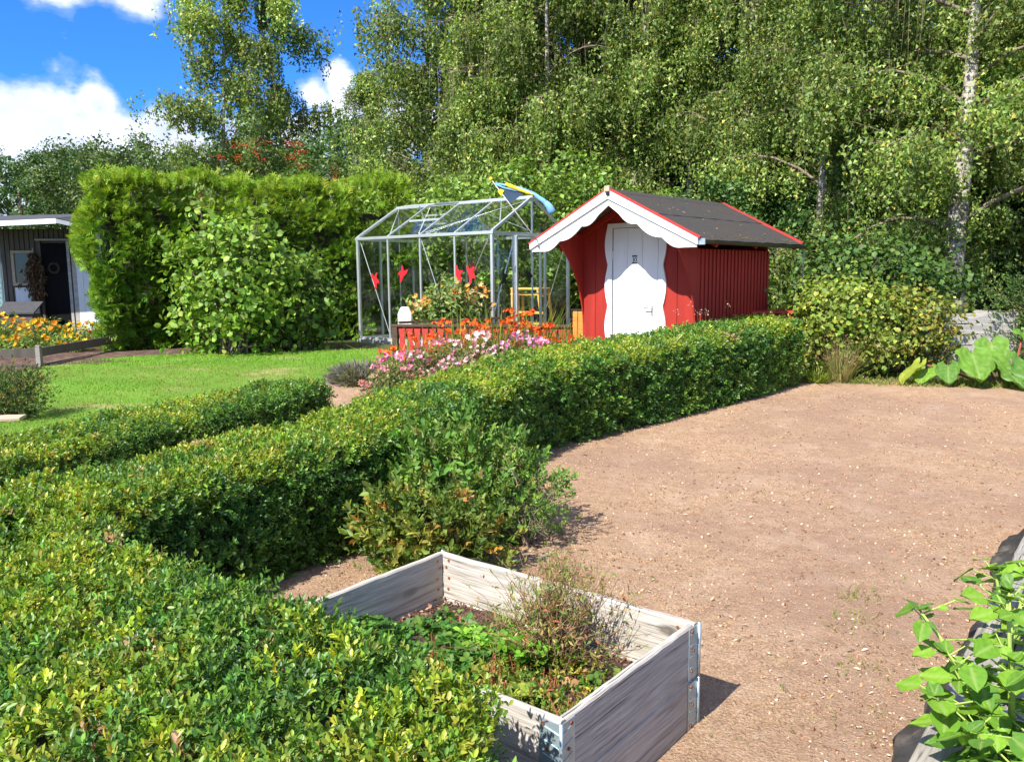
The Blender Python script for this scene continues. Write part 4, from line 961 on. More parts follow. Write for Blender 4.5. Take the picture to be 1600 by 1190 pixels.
bulge = .42*(vnoise(np.stack([tt, Zt, tt*0], 1), 1.3)-.5)+.40*(vnoise(np.stack([tt, Zt, tt*0+9], 1), 3.2)-.5)
rnd = np.clip((Zt-(Hm-.45))/.45, 0, 1)*np.where(face == 1, 0, .22)
ins = -bulge+rnd+r.random(n)**2*.22
X = TA[0]+td[0]*tt-tn[0]*dep; Y = TA[1]+td[1]*tt-tn[1]*dep
nx = np.where(face == 2, -td[0], tn[0]); ny = np.where(face == 2, -td[1], tn[1])
ins = ins+np.where(face == 2, .45*(1-hh)**2, 0)
offs = np.where(face == 1, 0, ins); X = X-nx*offs; Y = Y-ny*offs
Zt = np.where(face == 1, Zt+bulge*.6-np.clip(.25-dep, 0, 1)*.4, Zt)
P = np.stack([X, Y, .3+Zt], 1)-base
N = np.stack([np.where(face == 1, 0, nx), np.where(face == 1, 0, ny), np.where(face == 1, 1.2, .25)], 1)+r.normal(0, .42, (n, 3))
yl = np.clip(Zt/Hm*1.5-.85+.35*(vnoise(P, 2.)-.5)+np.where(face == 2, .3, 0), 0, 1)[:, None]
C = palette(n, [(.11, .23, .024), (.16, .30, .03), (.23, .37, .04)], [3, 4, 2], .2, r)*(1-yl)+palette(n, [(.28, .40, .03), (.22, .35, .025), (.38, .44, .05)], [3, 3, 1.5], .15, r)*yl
Rm = frames(N, r=r); S = r.uniform(.11, .24, n)
tops = r.random(n) < .03; S = np.where(tops & (face == 1), .30, S); kg = ~((vnoise(P+3, 3.4) > .68) & (face == 0) & (r.random(n) < .85)); P, Rm, S, C, N = P[kg], Rm[kg], S[kg], C[kg], N[kg]
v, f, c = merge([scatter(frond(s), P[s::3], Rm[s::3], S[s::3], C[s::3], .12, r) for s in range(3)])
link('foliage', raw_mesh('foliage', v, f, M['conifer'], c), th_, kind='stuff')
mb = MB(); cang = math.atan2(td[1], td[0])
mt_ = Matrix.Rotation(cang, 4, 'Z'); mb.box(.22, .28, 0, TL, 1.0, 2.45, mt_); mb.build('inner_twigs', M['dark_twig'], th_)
tw = MB()
for i in range(9): tw.tube([mt_ @ Vector((.4+i*.68, .3, 0)), mt_ @ Vector((.4+i*.68+random.uniform(-.1, .1), .5, 2.3))], [.06, .02], 6)
tw.build('trunks', M['bark'], th_)

# round leafed shrub in front of the conifer hedge
LIL = [tilt(leaf6(.75), -.3), tilt(leaf6(.7), -.6)]
bush('lilac_bush', 'light green broad leafed shrub in front of the tall conifer hedge', 'bush', (-4.55, 13.35, .3), (-4.45, 13.4, 1.38), (1.0, .6, 1.28), 60, 5600, .105, [(.13, .25, .03), (.20, .33, .04), (.30, .42, .07)], [3, 4, 2], LIL, 61, clump=.17, nclump=130, up=.25, stem_r=.018, shell=.45)
bush('lilac_bush', 'small leafy shrub at the right of the lilac before the conifer hedge', 'bush', (-3.75, 14.1, .3), (-3.6, 14.1, 1.0), (.55, .4, .95), 24, 1900, .11, [(.08, .17, .025), (.14, .24, .035), (.2, .3, .05)], [3, 4, 2], LIL, 62, clump=.16, nclump=50, up=.25, stem_r=.014, shell=.4)

# ================================================================== TREES
def birch_mesh(seed, H, R, r0, nl=34, strands=40, per=20, leaf=.062, low=.16, drop=1.3, lean=0, cull=.40):
    r = np.random.default_rng(seed); wood = MB(); P = []; T = []
    tr = [Vector((0, 0, -.1))]
    for i in range(1, 11):
        t_ = i/10; tr.append(Vector((lean*H*.1*t_+.22*math.sin(seed+t_*4), .2*math.cos(seed*1.7+t_*3.4)-.2*math.cos(seed*1.7), H*t_)))
    def at(t_):
        q = min(9.999, max(0, t_*10)); i = int(q); return tr[i].lerp(tr[i+1], q-i)
    wood.tube(tr, [max(.02, r0*(1.25 if i == 0 else 1)*(1-.97*i/10)**1.5) for i in range(11)], 10)
    limbs = MB()
    for i in range(nl):
        t_ = low+(1-low)*(i+r.random())/nl; b_ = at(t_); az = i*2.399+r.normal(0, .3); Lb = R*(1.05-.78*max(0, t_-.25)/.75)*r.uniform(.65, 1.12)*(.75 if t_ < .25 else 1)
        el = r.uniform(.5, .95); pts = []; tone = r.normal(0, .20)
        for k_ in range(6):
            s_ = k_/5; pts.append(b_+Vector((math.cos(az), math.sin(az), 0))*Lb*s_*math.cos(el*.6)+Vector((0, 0, Lb*(math.sin(el)*s_*1.15-.62*s_*s_))))
        rb_ = r0*.30*(1-t_*.75); limbs.tube(pts, [max(.006, rb_*(1-.85*k_/5)) for k_ in range(6)], 5, False)
        ns = int(strands*1.45*(.5+.5*Lb/R))
        for s_ in range(ns):
            q = r.random()**.8*4.999; k_ = int(q); p = pts[k_].lerp(pts[k_+1], q-k_)
            sp = .14+.17*Lb/R*q/3; p = p+Vector((r.normal(0, sp), r.normal(0, sp), r.normal(0, .12)))
            dl = drop*r.uniform(.3, 1.0)*(.5+.12*q); m_ = max(5, int(per*dl/drop*1.4)); ss = np.sort(r.random(m_)); wx, wy = r.normal(.06, .10), r.normal(0, .10)
            j = r.normal(0, .045, (m_, 3)); P.append(np.stack([p.x+wx*ss, p.y+wy*ss, p.z-dl*ss], 1)+j); T.append(np.full(m_, tone))
            if s_ % 9 == 0: limbs.tube([pts[k_].lerp(pts[k_+1], q-k_), p, p+Vector((wx, wy, -dl))], [.006, .004, .002], 3, False)
    P = np.concatenate(P); T = np.concatenate(T); kk = vnoise(P*(1, 1, .45)+seed*3.7, .95)*.7+vnoise(P*(1, 1, .5)+seed, 2.3)*.3 > cull; P, T = P[kk], T[kk]; n = len(P)
    D = r.normal(0, .6, (n, 3)); D[:, 2] -= .8; N = r.normal(0, 1, (n, 3)); N[:, 2] += .35
    Rm = frames_x(D, N)
    pn = vnoise(P, .9)[:, None]
    C = palette(n, [(.10, .175, .030), (.17, .25, .048), (.29, .36, .085), (.44, .38, .08)], [4, 5, 3, .35], .22, r)*(.75+.5*pn)*np.exp(T)[:, None]
    V, F, C = scatter(leaf3(.72), P, Rm, leaf*r.uniform(.7, 1.25, n), C, .1, r)
    return (wood.mesh('trunk', M['birch_bark'], True), limbs.mesh('limbs', M['twig'], True), raw_mesh('crown', V, F, M['birch_leaf'], C))
def round_mesh(seed, H, R, r0, nclump=120, leaves=26000, leaf=.09, cols=None, wts=None, squash=1.0, cl=.42, wisp=0):
    r = np.random.default_rng(seed); cz = H*.56; rad = np.array([R, R, H*.46*squash]); u = unit(nclump, r); rr = .55+.45*r.random(nclump)**.5
    cc = u*rr[:, None]*rad*(1+.12*r.normal(size=(nclump, 1)))+np.array([0, 0, cz]); cc[:, 2] = np.maximum(cc[:, 2], H*.08)
    limbs = MB()
    for i in range(40):
        p3 = Vector(cc[i]); z0 = min(p3.z*.6, H*.5); limbs.tube([(0, 0, z0), Vector((p3.x*.45, p3.y*.45, z0+(p3.z-z0)*.5)), p3], [r0*.35, r0*.2, r0*.06], 5, False)
    ci = r.integers(0, nclump, leaves); q = unit(leaves, r)*r.uniform(.35, 1.05, (leaves, 1))*cl*r.uniform(.7, 1.4, (nclump, 1))[ci]; P = cc[ci]+q*np.array([1, 1, .8])
    if wisp: P[:, 2] -= wisp*r.random(leaves)**2
    N = q/(np.linalg.norm(q, axis=1, keepdims=True)+1e-6)+r.normal(0, .6, P.shape); N[:, 2] += .3
    C = palette(leaves, cols, wts, .22, r)
    V, F, C = scatter(leaf4(.6, .1), P, frames(N, r=r), leaf*r.uniform(.6, 1.3, leaves), C, .1, r)
    wood = MB(); wood.tube([(0, 0, -.1), (.05, 0, H*.3), (0, .05, H*.75)], [r0, r0*.75, r0*.2], 8)
    return (wood.mesh('trunk', M['bark'], True), limbs.mesh('limbs', M['bark']), raw_mesh('crown', V, F, M['birch_leaf'], C))
def plant_tree(name, label, cat, meshes, x, y, rz=0, s=1, sz=None, group=None, z=None):
    t = thing(name, label, cat, (x, y, gz(y) if z is None else z), rz, group)
    t.scale = (s, s, sz or s)
    for nm, me in zip(('trunk', 'limbs', 'crown'), meshes):
        o = link(nm, me, t)
        if nm == 'crown': o['kind'] = 'stuff'
    return t
B1 = birch_mesh(3, 12.5, 3.3, .16, 34, 150, 24, leaf=.092, low=.06, drop=1.5)
B2 = birch_mesh(8, 13.0, 3.0, .15, 34, 150, 24, leaf=.092, low=.06, drop=1.7)
B3 = birch_mesh(15, 12.0, 3.6, .25, 32, 150, 22, leaf=.088, low=.15, drop=1.0)
B4 = birch_mesh(23, 12.5, 2.7, .12, 30, 110, 24, leaf=.105, low=.10, drop=1.35, cull=.42)     # open crown, sky shows through
G = 'birches behind the greenhouse and shed'
for (ms, x, y, rz, s, lab) in (
        (B4, -8.75, 26, .4, .98, 'left one of the two open crowned birches standing against the sky'),
        (B4, -7.5, 26.8, 2.7, 1.0, 'right one of the two open crowned birches standing against the sky'),
        (B1, -1.95, 22.5, 0, .98, 'leftmost birch of the dense row, behind the greenhouse'),
        (B2, .7, 20.5, 1.2, .95, 'birch with hanging sprays directly behind the greenhouse gable'),
        (B1, 3.2, 21.0, 2.5, 1.0, 'birch behind the ridge of the red shed'),
        (B2, 5.4, 18.8, 3.6, .92, 'birch behind the far end of the shed roof'),
        (B1, 5.9, 15.8, 4.9, .82, 'slender birch with dark foot just right of the shed'),
        (B3, 7.75, 14.4, 3.1, .92, 'thick pale trunked birch above the currant bushes'),
        (B3, 10.6, 16.2, 2.2, .95, 'birch at the right edge of the picture with yellowish leaves'),
        (B2, 9.2, 20.5, 5.2, 1.0, 'birch standing behind the thick trunked one'),
        (B1, 13.2, 20.0, .9, 1.0, 'birch farther back beyond the right picture edge'),
        (B2, 7.0, 23.5, 2.0, 1.0, 'tall birch in the second row behind the shed'),
        (B1, -4.4, 27.0, 3.3, .62, 'smaller birch seen low between open birch and dense row'),
        (B2, -.7, 21.3, 2.2, .92, 'birch whose low sprays hang behind the greenhouse ridge'),
        (B1, 4.3, 19.6, 5.5, .85, 'birch close behind the shed with sprays reaching the roof'),
        (B1, 8.8, 17.2, 1.9, .85, 'birch just behind the thick trunked one'),
        (B2, 6.7, 20.4, 4.1, .95, 'birch between shed and thick trunked birch, farther back'),
        (B2, 12.0, 17.8, 3.0, .9, 'birch beyond the right edge birch'),
        (B1, 2.0, 22.6, .9, 1.0, 'birch in the middle of the dense row'),
        (B1, -.2, 24.8, 5.0, 1.0, 'second row birch seen between the leftmost birches'),
        (B2, 4.4, 26.5, 1.0, 1.05, 'second row birch rising behind the shed ridge'),
        (B1, 9.6, 25.5, 2.9, 1.05, 'second row birch far behind the thick trunked one'),
        (B2, 12.2, 24.5, .3, 1.05, 'second row birch near the right edge'),
        (B1, 15.5, 25.0, 4.0, 1.05, 'second row birch at the right picture edge'),
        (B2, 2.0, 25.5, 4.4, 1.05, 'tall birch in the second row behind the greenhouse')):
    plant_tree('birch_tree', lab, 'tree', ms, x, y, rz, s, group=G)
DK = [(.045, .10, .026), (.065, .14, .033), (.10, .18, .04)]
R1 = round_mesh(5, 6.2, 2.6, .16, 110, 24000, .11, DK, [3, 4, 2], wisp=.2)
R2 = round_mesh(6, 5.0, 2.4, .14, 90, 20000, .10, [(.07, .12, .03), (.10, .165, .04), (.15, .21, .055)], [3, 4, 2], cl=.45, wisp=.5)
plant_tree('leafy_tree', 'dark green round tree between the open birch and the dense birches', 'tree', R1, -4.7, 24.5, .3, .92)
plant_tree('leafy_tree', 'dark leafy tree behind the left end of the conifer hedge', 'tree', R1, -15.8, 33, 1.3, 1.05, group='trees beyond the grey hut')
plant_tree('leafy_tree', 'broad dark green tree above the grey hut roof', 'tree', R1, -19.6, 33.5, 2.3, 1.08, group='trees beyond the grey hut')
plant_tree('leafy_tree', 'grey green drooping tree whose top rises over the conifer hedge', 'tree', R2, -14.0, 31, 3.3, 1.28, group='trees beyond the grey hut')
plant_tree('leafy_tree', 'pale leafed tree just left of the open birch', 'tree', R2, -11.8, 31.5, 4.3, 1.1, group='trees beyond the grey hut')
plant_tree('birch_tree', 'olive green birch at the far left edge of the picture', 'tree', B4, -19.0, 27.5, 1.5, .66, group='trees beyond the grey hut')
# rowan with red berries
RO = round_mesh(9, 4.6, 1.9, .09, 70, 13000, .095, [(.07, .12, .025), (.10, .17, .035), (.15, .22, .05)], [3, 4, 2], cl=.36)
ro = plant_tree('rowan_tree', 'rowan with clusters of red berries under the open birch', 'tree', RO, -5.45, 19.4, 0, .96)
r = np.random.default_rng(91)
bp = []
for i in range(34):
    a = r.uniform(-2.6, .3); zz = r.uniform(2.3, 4.4); q = 1.75*math.sqrt(max(.1, 1-((zz-2.6)/2.2)**2)); c_ = np.array([q*math.cos(a), q*math.sin(a), zz]); bp.append(c_+r.normal(0, .07, (26, 3))*np.array([1, 1, .6]))
bp = np.concatenate(bp); oc = (np.array([(1, 0, 0), (-1, 0, 0), (0, 1, 0), (0, -1, 0), (0, 0, 1), (0, 0, -1)], float), F0)
v, f, c = scatter(oc, bp, frames(unit(len(bp), r), r=r), r.uniform(.013, .02, len(bp)), palette(len(bp), [(.50, .06, .02), (.62, .14, .04)], [3, 2], .15, r), r=r)
link('berries', raw_mesh('berries', v, f, M['petal'], c), ro, kind='stuff')

# understorey: dark shrubs in the shade of the birches
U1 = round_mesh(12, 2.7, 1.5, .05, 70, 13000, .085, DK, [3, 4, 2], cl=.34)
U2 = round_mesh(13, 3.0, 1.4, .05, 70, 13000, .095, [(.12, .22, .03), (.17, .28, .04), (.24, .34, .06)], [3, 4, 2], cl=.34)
SG = 'undergrowth shrubs below the birches'
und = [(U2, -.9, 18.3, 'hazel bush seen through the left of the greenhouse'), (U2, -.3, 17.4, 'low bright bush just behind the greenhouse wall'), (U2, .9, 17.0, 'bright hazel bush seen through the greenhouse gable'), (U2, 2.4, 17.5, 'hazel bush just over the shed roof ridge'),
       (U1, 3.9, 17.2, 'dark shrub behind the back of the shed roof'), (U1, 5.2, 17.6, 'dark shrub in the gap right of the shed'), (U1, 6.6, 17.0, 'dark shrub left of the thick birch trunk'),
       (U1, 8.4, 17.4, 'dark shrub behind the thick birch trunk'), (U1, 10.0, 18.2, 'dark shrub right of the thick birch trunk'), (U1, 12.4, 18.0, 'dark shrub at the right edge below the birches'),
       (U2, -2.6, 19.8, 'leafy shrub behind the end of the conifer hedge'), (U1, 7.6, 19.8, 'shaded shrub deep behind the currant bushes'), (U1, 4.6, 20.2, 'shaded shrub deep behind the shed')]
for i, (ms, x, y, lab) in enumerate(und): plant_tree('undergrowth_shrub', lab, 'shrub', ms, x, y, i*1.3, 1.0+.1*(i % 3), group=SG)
# distant wood mass closing the view between trunks
r = np.random.default_rng(101); n = 42000
X = r.uniform(-46, 42, n); Y = r.uniform(36, 41, n); top_ = 5.2+2.2*vnoise(np.stack([X, X*0, X*0], 1), .22)+1.0*vnoise(np.stack([X, X*0+3, X*0], 1), .9)+np.where(X > -4, 4.5, 0)
Z = .3+top_*r.random(n)**.8
v, f, c = scatter(leaf4(.7), np.stack([X, Y, Z], 1), frames(np.stack([r.normal(0, .6, n), r.normal(-.7, .5, n), r.normal(.4, .5, n)], 1), r=r), r.uniform(.2, .42, n), palette(n, [(.035, .075, .022), (.05, .10, .028), (.08, .125, .04)], [3, 4, 2], .22, r), r=r)
tag(link('distant_woods', raw_mesh('distant_woods', v, f, M['birch_leaf'], c)), 'distant mass of dark woods closing the horizon', 'woods', kind='stuff')

# ================================================================== RIGHT SIDE PLANTING
CUR = [tilt(leaf6(.9, .12), -.2), tilt(leaf4(1.0, .1), -.5)]
bush('currant_bush', 'yellow green currant bush at the end of the long box hedge', 'bush', (4.35, 10.65, .2), (4.35, 10.6, .84), (.78, .5, .66), 40, 6200, .064, [(.13, .21, .03), (.22, .30, .045), (.34, .37, .06)], [3, 4, 2.5], CUR, 71, clump=.12, nclump=120, up=.35, stem_r=.008, shell=.45)
bush('currant_bush', 'currant bush with yellowing leaves left of the limewashed boards', 'bush', (5.2, 10.9, .2), (5.30, 10.80, .76), (.64, .42, .52), 30, 3400, .060, [(.12, .18, .03), (.26, .28, .05), (.40, .33, .06)], [4, 3, 2], CUR, 72, clump=.11, nclump=60, up=.35, stem_r=.008, shell=.4)
bush('elder_bush', 'taller darker green bush rising behind the currant bushes', 'bush', (5.5, 12.6, .27), (5.5, 12.6, 1.25), (1.35, .7, .78), 40, 8200, .078, [(.055, .12, .025), (.085, .165, .03), (.13, .21, .04)], [3, 4, 2], CUR, 73, clump=.17, nclump=130, up=.35, stem_r=.012, shell=.45)
bush('leafy_bush', 'small leaved bush at the right edge above the rhubarb', 'bush', (7.5, 11.2, .22), (7.35, 11.1, .85), (.80, .6, .72), 36, 3200, .08, [(.06, .12, .03), (.10, .17, .04), (.16, .22, .06)], [3, 4, 2], SPL, 74, clump=.13, nclump=90, up=.4, stem_r=.008, shell=.4)
# dry grass clump
def tuft(name, label, cat, x, y, n, h, spread, cols, wts, seed, w=.006, lean=.28, z=None, heads=None, seg=4):
    r = np.random.default_rng(seed); zb = gz(y) if z is None else z; t = thing(name, label, cat, (x, y, zb)); V = []; F = []; C = []
    cl_ = palette(n, cols, wts, .15, r); tips = []
    for i in range(n):
        a = r.uniform(0, 2*PI); rr_ = spread*.35*math.sqrt(r.random()); p0 = np.array([rr_*math.cos(a), rr_*math.sin(a), 0]); d = np.array([math.cos(a)+r.normal(0, .3), math.sin(a)+r.normal(0, .3), 0]); H_ = h*r.uniform(.55, 1.1); ln = abs(r.normal(0, lean)); sd = np.array([-d[1], d[0], 0]); b0 = len(V)
        for k_ in range(seg+1):
            s_ = k_/seg; p = p0+d*H_*(ln*s_+.55*ln*s_*s_*1.6)+np.array([0, 0, H_*(s_-.35*ln*s_*s_)]); ww = w*(1-s_*.9); V.append(p-sd*ww); V.append(p+sd*ww); C += [cl_[i]]*2
            if k_: q = b0+2*(k_-1); F += [(q, q+1, q+3), (q, q+3, q+2)]
        tips.append(p)
    link('blades', raw_mesh('blades', np.array(V), np.array(F), M['grass'], np.array(C)), t, kind='stuff')
    if heads:
        tips = np.array(tips)[:int(n*heads[0])]; m_ = len(tips)*10; P = np.repeat(tips, 10, 0)+r.normal(0, heads[1], (m_, 3))
        v, f, c = scatter(leaf4(.5), P, frames(unit(m_, r), r=r), heads[2]*r.uniform(.6, 1.3, m_), palette(m_, heads[3], [1]*len(heads[3]), .2, r), r=r); link('seed_heads', raw_mesh('seed_heads', v, f, M['petal'], c), t, kind='stuff')
    return t
tuft('dry_grass_clump', 'dry straw coloured clump at the far corner of the bare soil', 'grass clump', 4.05, 10.0, 240, .58, .32, [(.42, .36, .16), (.30, .29, .10), (.16, .22, .05)], [4, 3, 2], 81, heads=(.35, .02, .02, [(.40, .26, .16), (.34, .22, .12)]))
tuft('weed_clump', 'bright green weed clump beside the end of the long hedge', 'weeds', 3.72, 9.95, 120, .22, .25, [(.20, .29, .04), (.30, .35, .06)], [1, 1], 82, w=.012, lean=.5)
# limewashed board compost bin
wb = thing('compost_bin', 'compost bin of limewashed boards half hidden behind the rhubarb', 'compost bin', (6.15, 11.15, .22), .22)
for i in range(5):
    MB().box(-.75+random.uniform(-.02, .02), 0, .015+i*.148, .85+random.uniform(-.02, .02), .025, .148+i*.148).build('board', M['white_board'], wb, bevel=.003)
    MB().box(.86, .0, .015+i*.148, .885, .8, .148+i*.148).build('board', M['white_board'], wb)
for x_ in (-.7, .80): MB().box(x_, .027, 0, x_+.05, .077, .78).build('post', M['tan_wood'], wb)

# rhubarb: big wavy leaves, each an object
def big_leaf_mesh(name, seed, n=7, wav=.08, heart=.25, veins=True, col=(.16, .30, .04), ruff=.05):
    r = np.random.default_rng(seed); rows = 16 if ruff > .03 else 9; V = []; C = []
    for i in range(rows+1):
        s_ = i/rows; x = s_-.0; hw = (.46+(.05*math.sin(s_*16+seed) if ruff > .03 else 0))*math.sin(PI*min(1, (s_*.93+.07)))**.62*(1.12-.42*s_)*(1 if ruff > .03 else max(.0, 1-s_**5)**.6)
        if s_ < .12: hw *= .80
        for j in range(-n, n+1):
            q = j/n; xx = x-heart*abs(q)**1.4*(1-s_)**2*.9; yy = q*hw
            vein = abs(math.sin((s_*5.2-abs(q)*1.1)*PI))
            z = wav*(abs(q)**1.5)*.7-.16*s_*s_+ruff*math.sin(q*7+s_*9+seed)*abs(q)+ruff*.5*math.sin(q*15-s_*13+seed*2)*abs(q)+(.045 if ruff > .03 else .018)*vein*(1-abs(q)*.4)-(.012 if j == 0 else 0)
            V.append((xx, yy, z)); c_ = np.array(col)*(1+.10*r.normal()); 
            if ruff > .03 and vein < .22: c_ = c_*.8+np.array([.20, .26, .08])*.35
            if j == 0: c_ = np.array(col)*.5+np.array([.28, .34, .12])*.6
            C.append(c_)
    m_ = 2*n+1; F = [(i*m_+j, (i+1)*m_+j, (i+1)*m_+j+1, i*m_+j+1) for i in range(rows) for j in range(m_-1)]
    return raw_mesh(name, np.array(V), np.array(F), M['big_leaf'], np.clip(np.array(C), 0, 1), smooth=True)
rhc = [(.13, .27, .03), (.16, .31, .03), (.10, .22, .035), (.28, .34, .04)]
RH = [big_leaf_mesh('leaf', 200+i, 7, .10, .28, col=rhc[i], ruff=.055) for i in range(4)]
rh = thing('rhubarb_plant', 'rhubarb with very large wavy leaves at the right edge of the soil', 'rhubarb', (6.05, 9.75, gz(9.75)))
def place_leaf(me, parent, pos, az, el, roll, s, name='leaf'):
    o = link(name, me, parent); o.location = pos; o.rotation_mode = 'XYZ'
    o.rotation_euler = Matrix(rotm(az, el, roll).tolist()).to_euler(); o.scale = (s, s, s); return o
stk = MB()
for (x, y, z, az, el, ro_, s, k_) in ((-.62, -.12, .40, -1.75, -.6, 0, .46, 0), (-.85, -.05, .24, -2.0, -.5, .1, .32, 2), (-.3, -.3, .2, -1.4, -.4, 0, .34, 2), (.1, -.35, .22, -1.2, -.4, 0, .38, 0), (-.35, .0, .34, -.9, -.45, .1, .42, 0), (-.05, -.22, .32, -1.5, -.6, .1, .52, 2), (.30, -.20, .36, -1.2, -.5, -.1, .58, 2), (.45, .1, .46, -.7, -.4, 0, .55, 1), (-.15, .3, .48, -1.9, -.7, .1, .45, 0),
                                      (.7, -.1, .4, -.8, -.6, 0, .55, 2), (-1.05, .05, .20, -2.3, -.5, 0, .30, 1), (-1.15, .02, .26, -2.9, -.6, .2, .34, 3), (.2, .25, .6, -1.3, -.5, 0, .4, 0), (.9, .3, .5, -1.4, -.6, 0, .5, 1)):
    place_leaf(RH[k_], rh, (x, y, z), az, el, ro_, s); stk.tube([(x*.3, y*.3+.1, 0), (x*.7, y*.7, z*.8), (x, y, z)], [.014, .012, .008], 6, False)
stk.build('stalks', mat_simple('rhubarb_stalk', (.38, .10, .08), .5, var=.3), rh)

# ================================================================== FLOWER BED
cro = [(.16, .26, .035), (.24, .33, .05), (.36, .40, .08)]
def flowers(name, parent, P, size, cols, wts, seed, petals=6, spread=.5):
    r = np.random.default_rng(seed); tp = [leaf4(.45, .05)]; V = []; F = []; b = 0
    for k_ in range(petals):
        q = tilt(leaf4(.5, .08), .55)[0] @ rotm(2*PI*k_/petals, 0).T; V.append(q); F.append(tp[0][1]+b); b += 4
    T = (np.concatenate(V), np.concatenate(F)); n_ = len(P); D = r.normal(0, spread, (n_, 3)); D[:, 2] += .6; D[:, 1] -= .4
    v, f, c = scatter(T, P, frames(D, r=r), size*r.uniform(.6, 1.25, n_), palette(n_, cols, wts, .12, r), .1, r)
    return link(name, raw_mesh(name, v, f, M['petal'], c), parent, kind='stuff')
def montbretia(x, y, h, seed, label, n=75, nf=9):
    t = tuft('montbretia', label, 'flower', x, y, n, h, .5, cro, [3, 4, 2], seed, w=.011, lean=.42, seg=5); t['group'] = 'orange montbretia clumps in front of the red slats'
    r = np.random.default_rng(seed+1); P = []; mb = MB()
    for i in range(nf):
        a = r.uniform(0, 2*PI); e = Vector((.33*math.cos(a)*r.uniform(.3, 1.2), .3*math.sin(a)*r.uniform(.3, 1), h*r.uniform(.45, .85))); mb.tube([(0, 0, 0), (e.x*.4, e.y*.4, e.z*.7), e], [.004, .003, .002], 3, False)
        dx = Vector((math.cos(a), math.sin(a), .25)).normalized()
        for k_ in range(9): P.append(e+dx*(.018*k_-.05)+Vector(r.normal(0, .014, 3)))
    mb.build('stems', M['dark_twig'], t); flowers('blossoms', t, np.array(P), .042, [(.80, .13, .02), (.85, .22, .03), (.75, .07, .03)], [4, 2, 2], seed+2)
for i, (x, y, h, lab) in enumerate(((-1.30, 11.45, .48, 'orange montbretia clump at the left post of the red slatted fence'), (-.75, 11.3, .68, 'second montbretia clump from the left with upright yellow green blades'), (-.2, 11.15, .72, 'montbretia clump behind the palest roses'),
                                    (.35, 11.0, .80, 'tallest montbretia clump with long leaning blades before the slats'), (.82, 10.65, .66, 'montbretia clump beside the orange folding chair'), (-1.62, 11.1, .34, 'small montbretia clump leftmost in front of the fence post'))):
    montbretia(x, y, h*1.28, 300+i*7, lab, n=110 if h > .5 else 40, nf=9 if h > .5 else 5)
ROSE = [leaf6(.65), sprig(2, .5, .6, False, .6, 3)]
def rose(x, y, rx, hz, seed, label, nl=2300, nf=60, cols=None):
    t, cc = bush('rose_bush', label, 'bush', (x, y, gz(y)), (x, y, gz(y)+hz*.55), (rx, rx*.7, hz*.5), 26, nl, .042, [(.085, .13, .03), (.15, .19, .05), (.30, .27, .10)], [4, 4, 2], ROSE, seed, clump=.07, nclump=60, up=.4, stem_r=.004, shell=.4, group='low pink roses in the flower bed')
    r = np.random.default_rng(seed+5); u = unit(nf*3, r); u = u[(u[:, 2] > -.1) & (u[:, 1] < .5)][:nf]; c0 = u*np.array([rx, rx*.7, hz*.52])*1.05+np.array([0, 0, hz*.55])
    c0 = c0[:int(nf*.52)]*np.array([1.05, 1.05, 1.12]); P = np.repeat(c0, 4, 0)+r.normal(0, .022, (len(c0)*4, 3)); flowers('blossoms', t, P, .038, cols or [(.76, .20, .32), (.82, .38, .44), (.88, .70, .60)], [4, 3, 2.2], seed+6, 7, .9)
for i, (x, y, rx, hz, nf, cols, lab) in enumerate(((-1.25, 9.6, .36, .42, 60, [(.75, .20, .36), (.82, .36, .48), (.85, .62, .60)], 'pink rose bush next to the lavender mound'),
        (-.85, 9.9, .36, .52, 60, None, 'pink rose bush left of centre in the flower bed'), (-.35, 9.9, .36, .58, 60, [(.85, .60, .55), (.88, .78, .66), (.85, .45, .5)], 'palest cream and pink rose bush in the bed'),
        (.1, 9.95, .34, .56, 60, [(.74, .22, .44), (.78, .32, .54), (.85, .58, .62)], 'rose bush with mauve pink blooms before the tall montbretia'), (.42, 9.75, .32, .50, 56, [(.75, .25, .45), (.82, .42, .55), (.70, .15, .25)], 'deep pink rose bush nearest the red shed'),
        (-.6, 9.0, .30, .42, 40, [(.85, .55, .50), (.85, .65, .58), (.80, .35, .42)], 'low rose bush touching the long box hedge'), (-1.3, 9.0, .34, .34, 26, [(.80, .35, .35), (.60, .25, .18)], 'fading rose bush with few blooms near the bare soil'))):
    rose(x, y, rx, hz*.92, 400+i*11, lab, nf=nf, cols=cols)
# lavender mound
r = np.random.default_rng(93); lv = thing('lavender', 'round grey purple lavender mound at the edge of the lawn', 'lavender', (-1.95, 10.25, gz(10.25)))
n = 2600; a = r.uniform(0, 2*PI, n); el = np.arccos(r.random(n)*.95); D = np.stack([np.sin(el)*np.cos(a), np.sin(el)*np.sin(a), np.cos(el)*.85+.1], 1); P = D*np.array([.36, .34, .26])*r.uniform(.35, 1, (n, 1))
tp = (np.array([(0, -.05, 0), (0, .05, 0), (0, .06, .8), (0, -.06, .8), (0, 0, 1.1)], float), np.array([(0, 1, 2), (0, 2, 3), (3, 2, 4)]))
v, f, c = scatter(tp, P, frames(D+r.normal(0, .25, D.shape), r=r), r.uniform(.07, .13, n), palette(n, [(.17, .20, .10), (.24, .24, .16), (.22, .18, .22)], [3, 3, 3], .15, r), r=r); link('stems', raw_mesh('stems', v, f, M['grass'], c), lv, kind='stuff')
bush('flowering_shrub', 'green shrub with orange blossoms standing before the greenhouse', 'bush', (-.95, 13.0, .28), (-.95, 13.0, .92), (.62, .38, .40), 30, 2300, .10, [(.12, .20, .045), (.17, .26, .06), (.25, .30, .08)], [4, 4, 2], [tilt(leaf6(.42), -.4), tilt(leaf6(.4), -.1)], 95, clump=.12, nclump=60, up=.4, stem_r=.006, shell=.3)
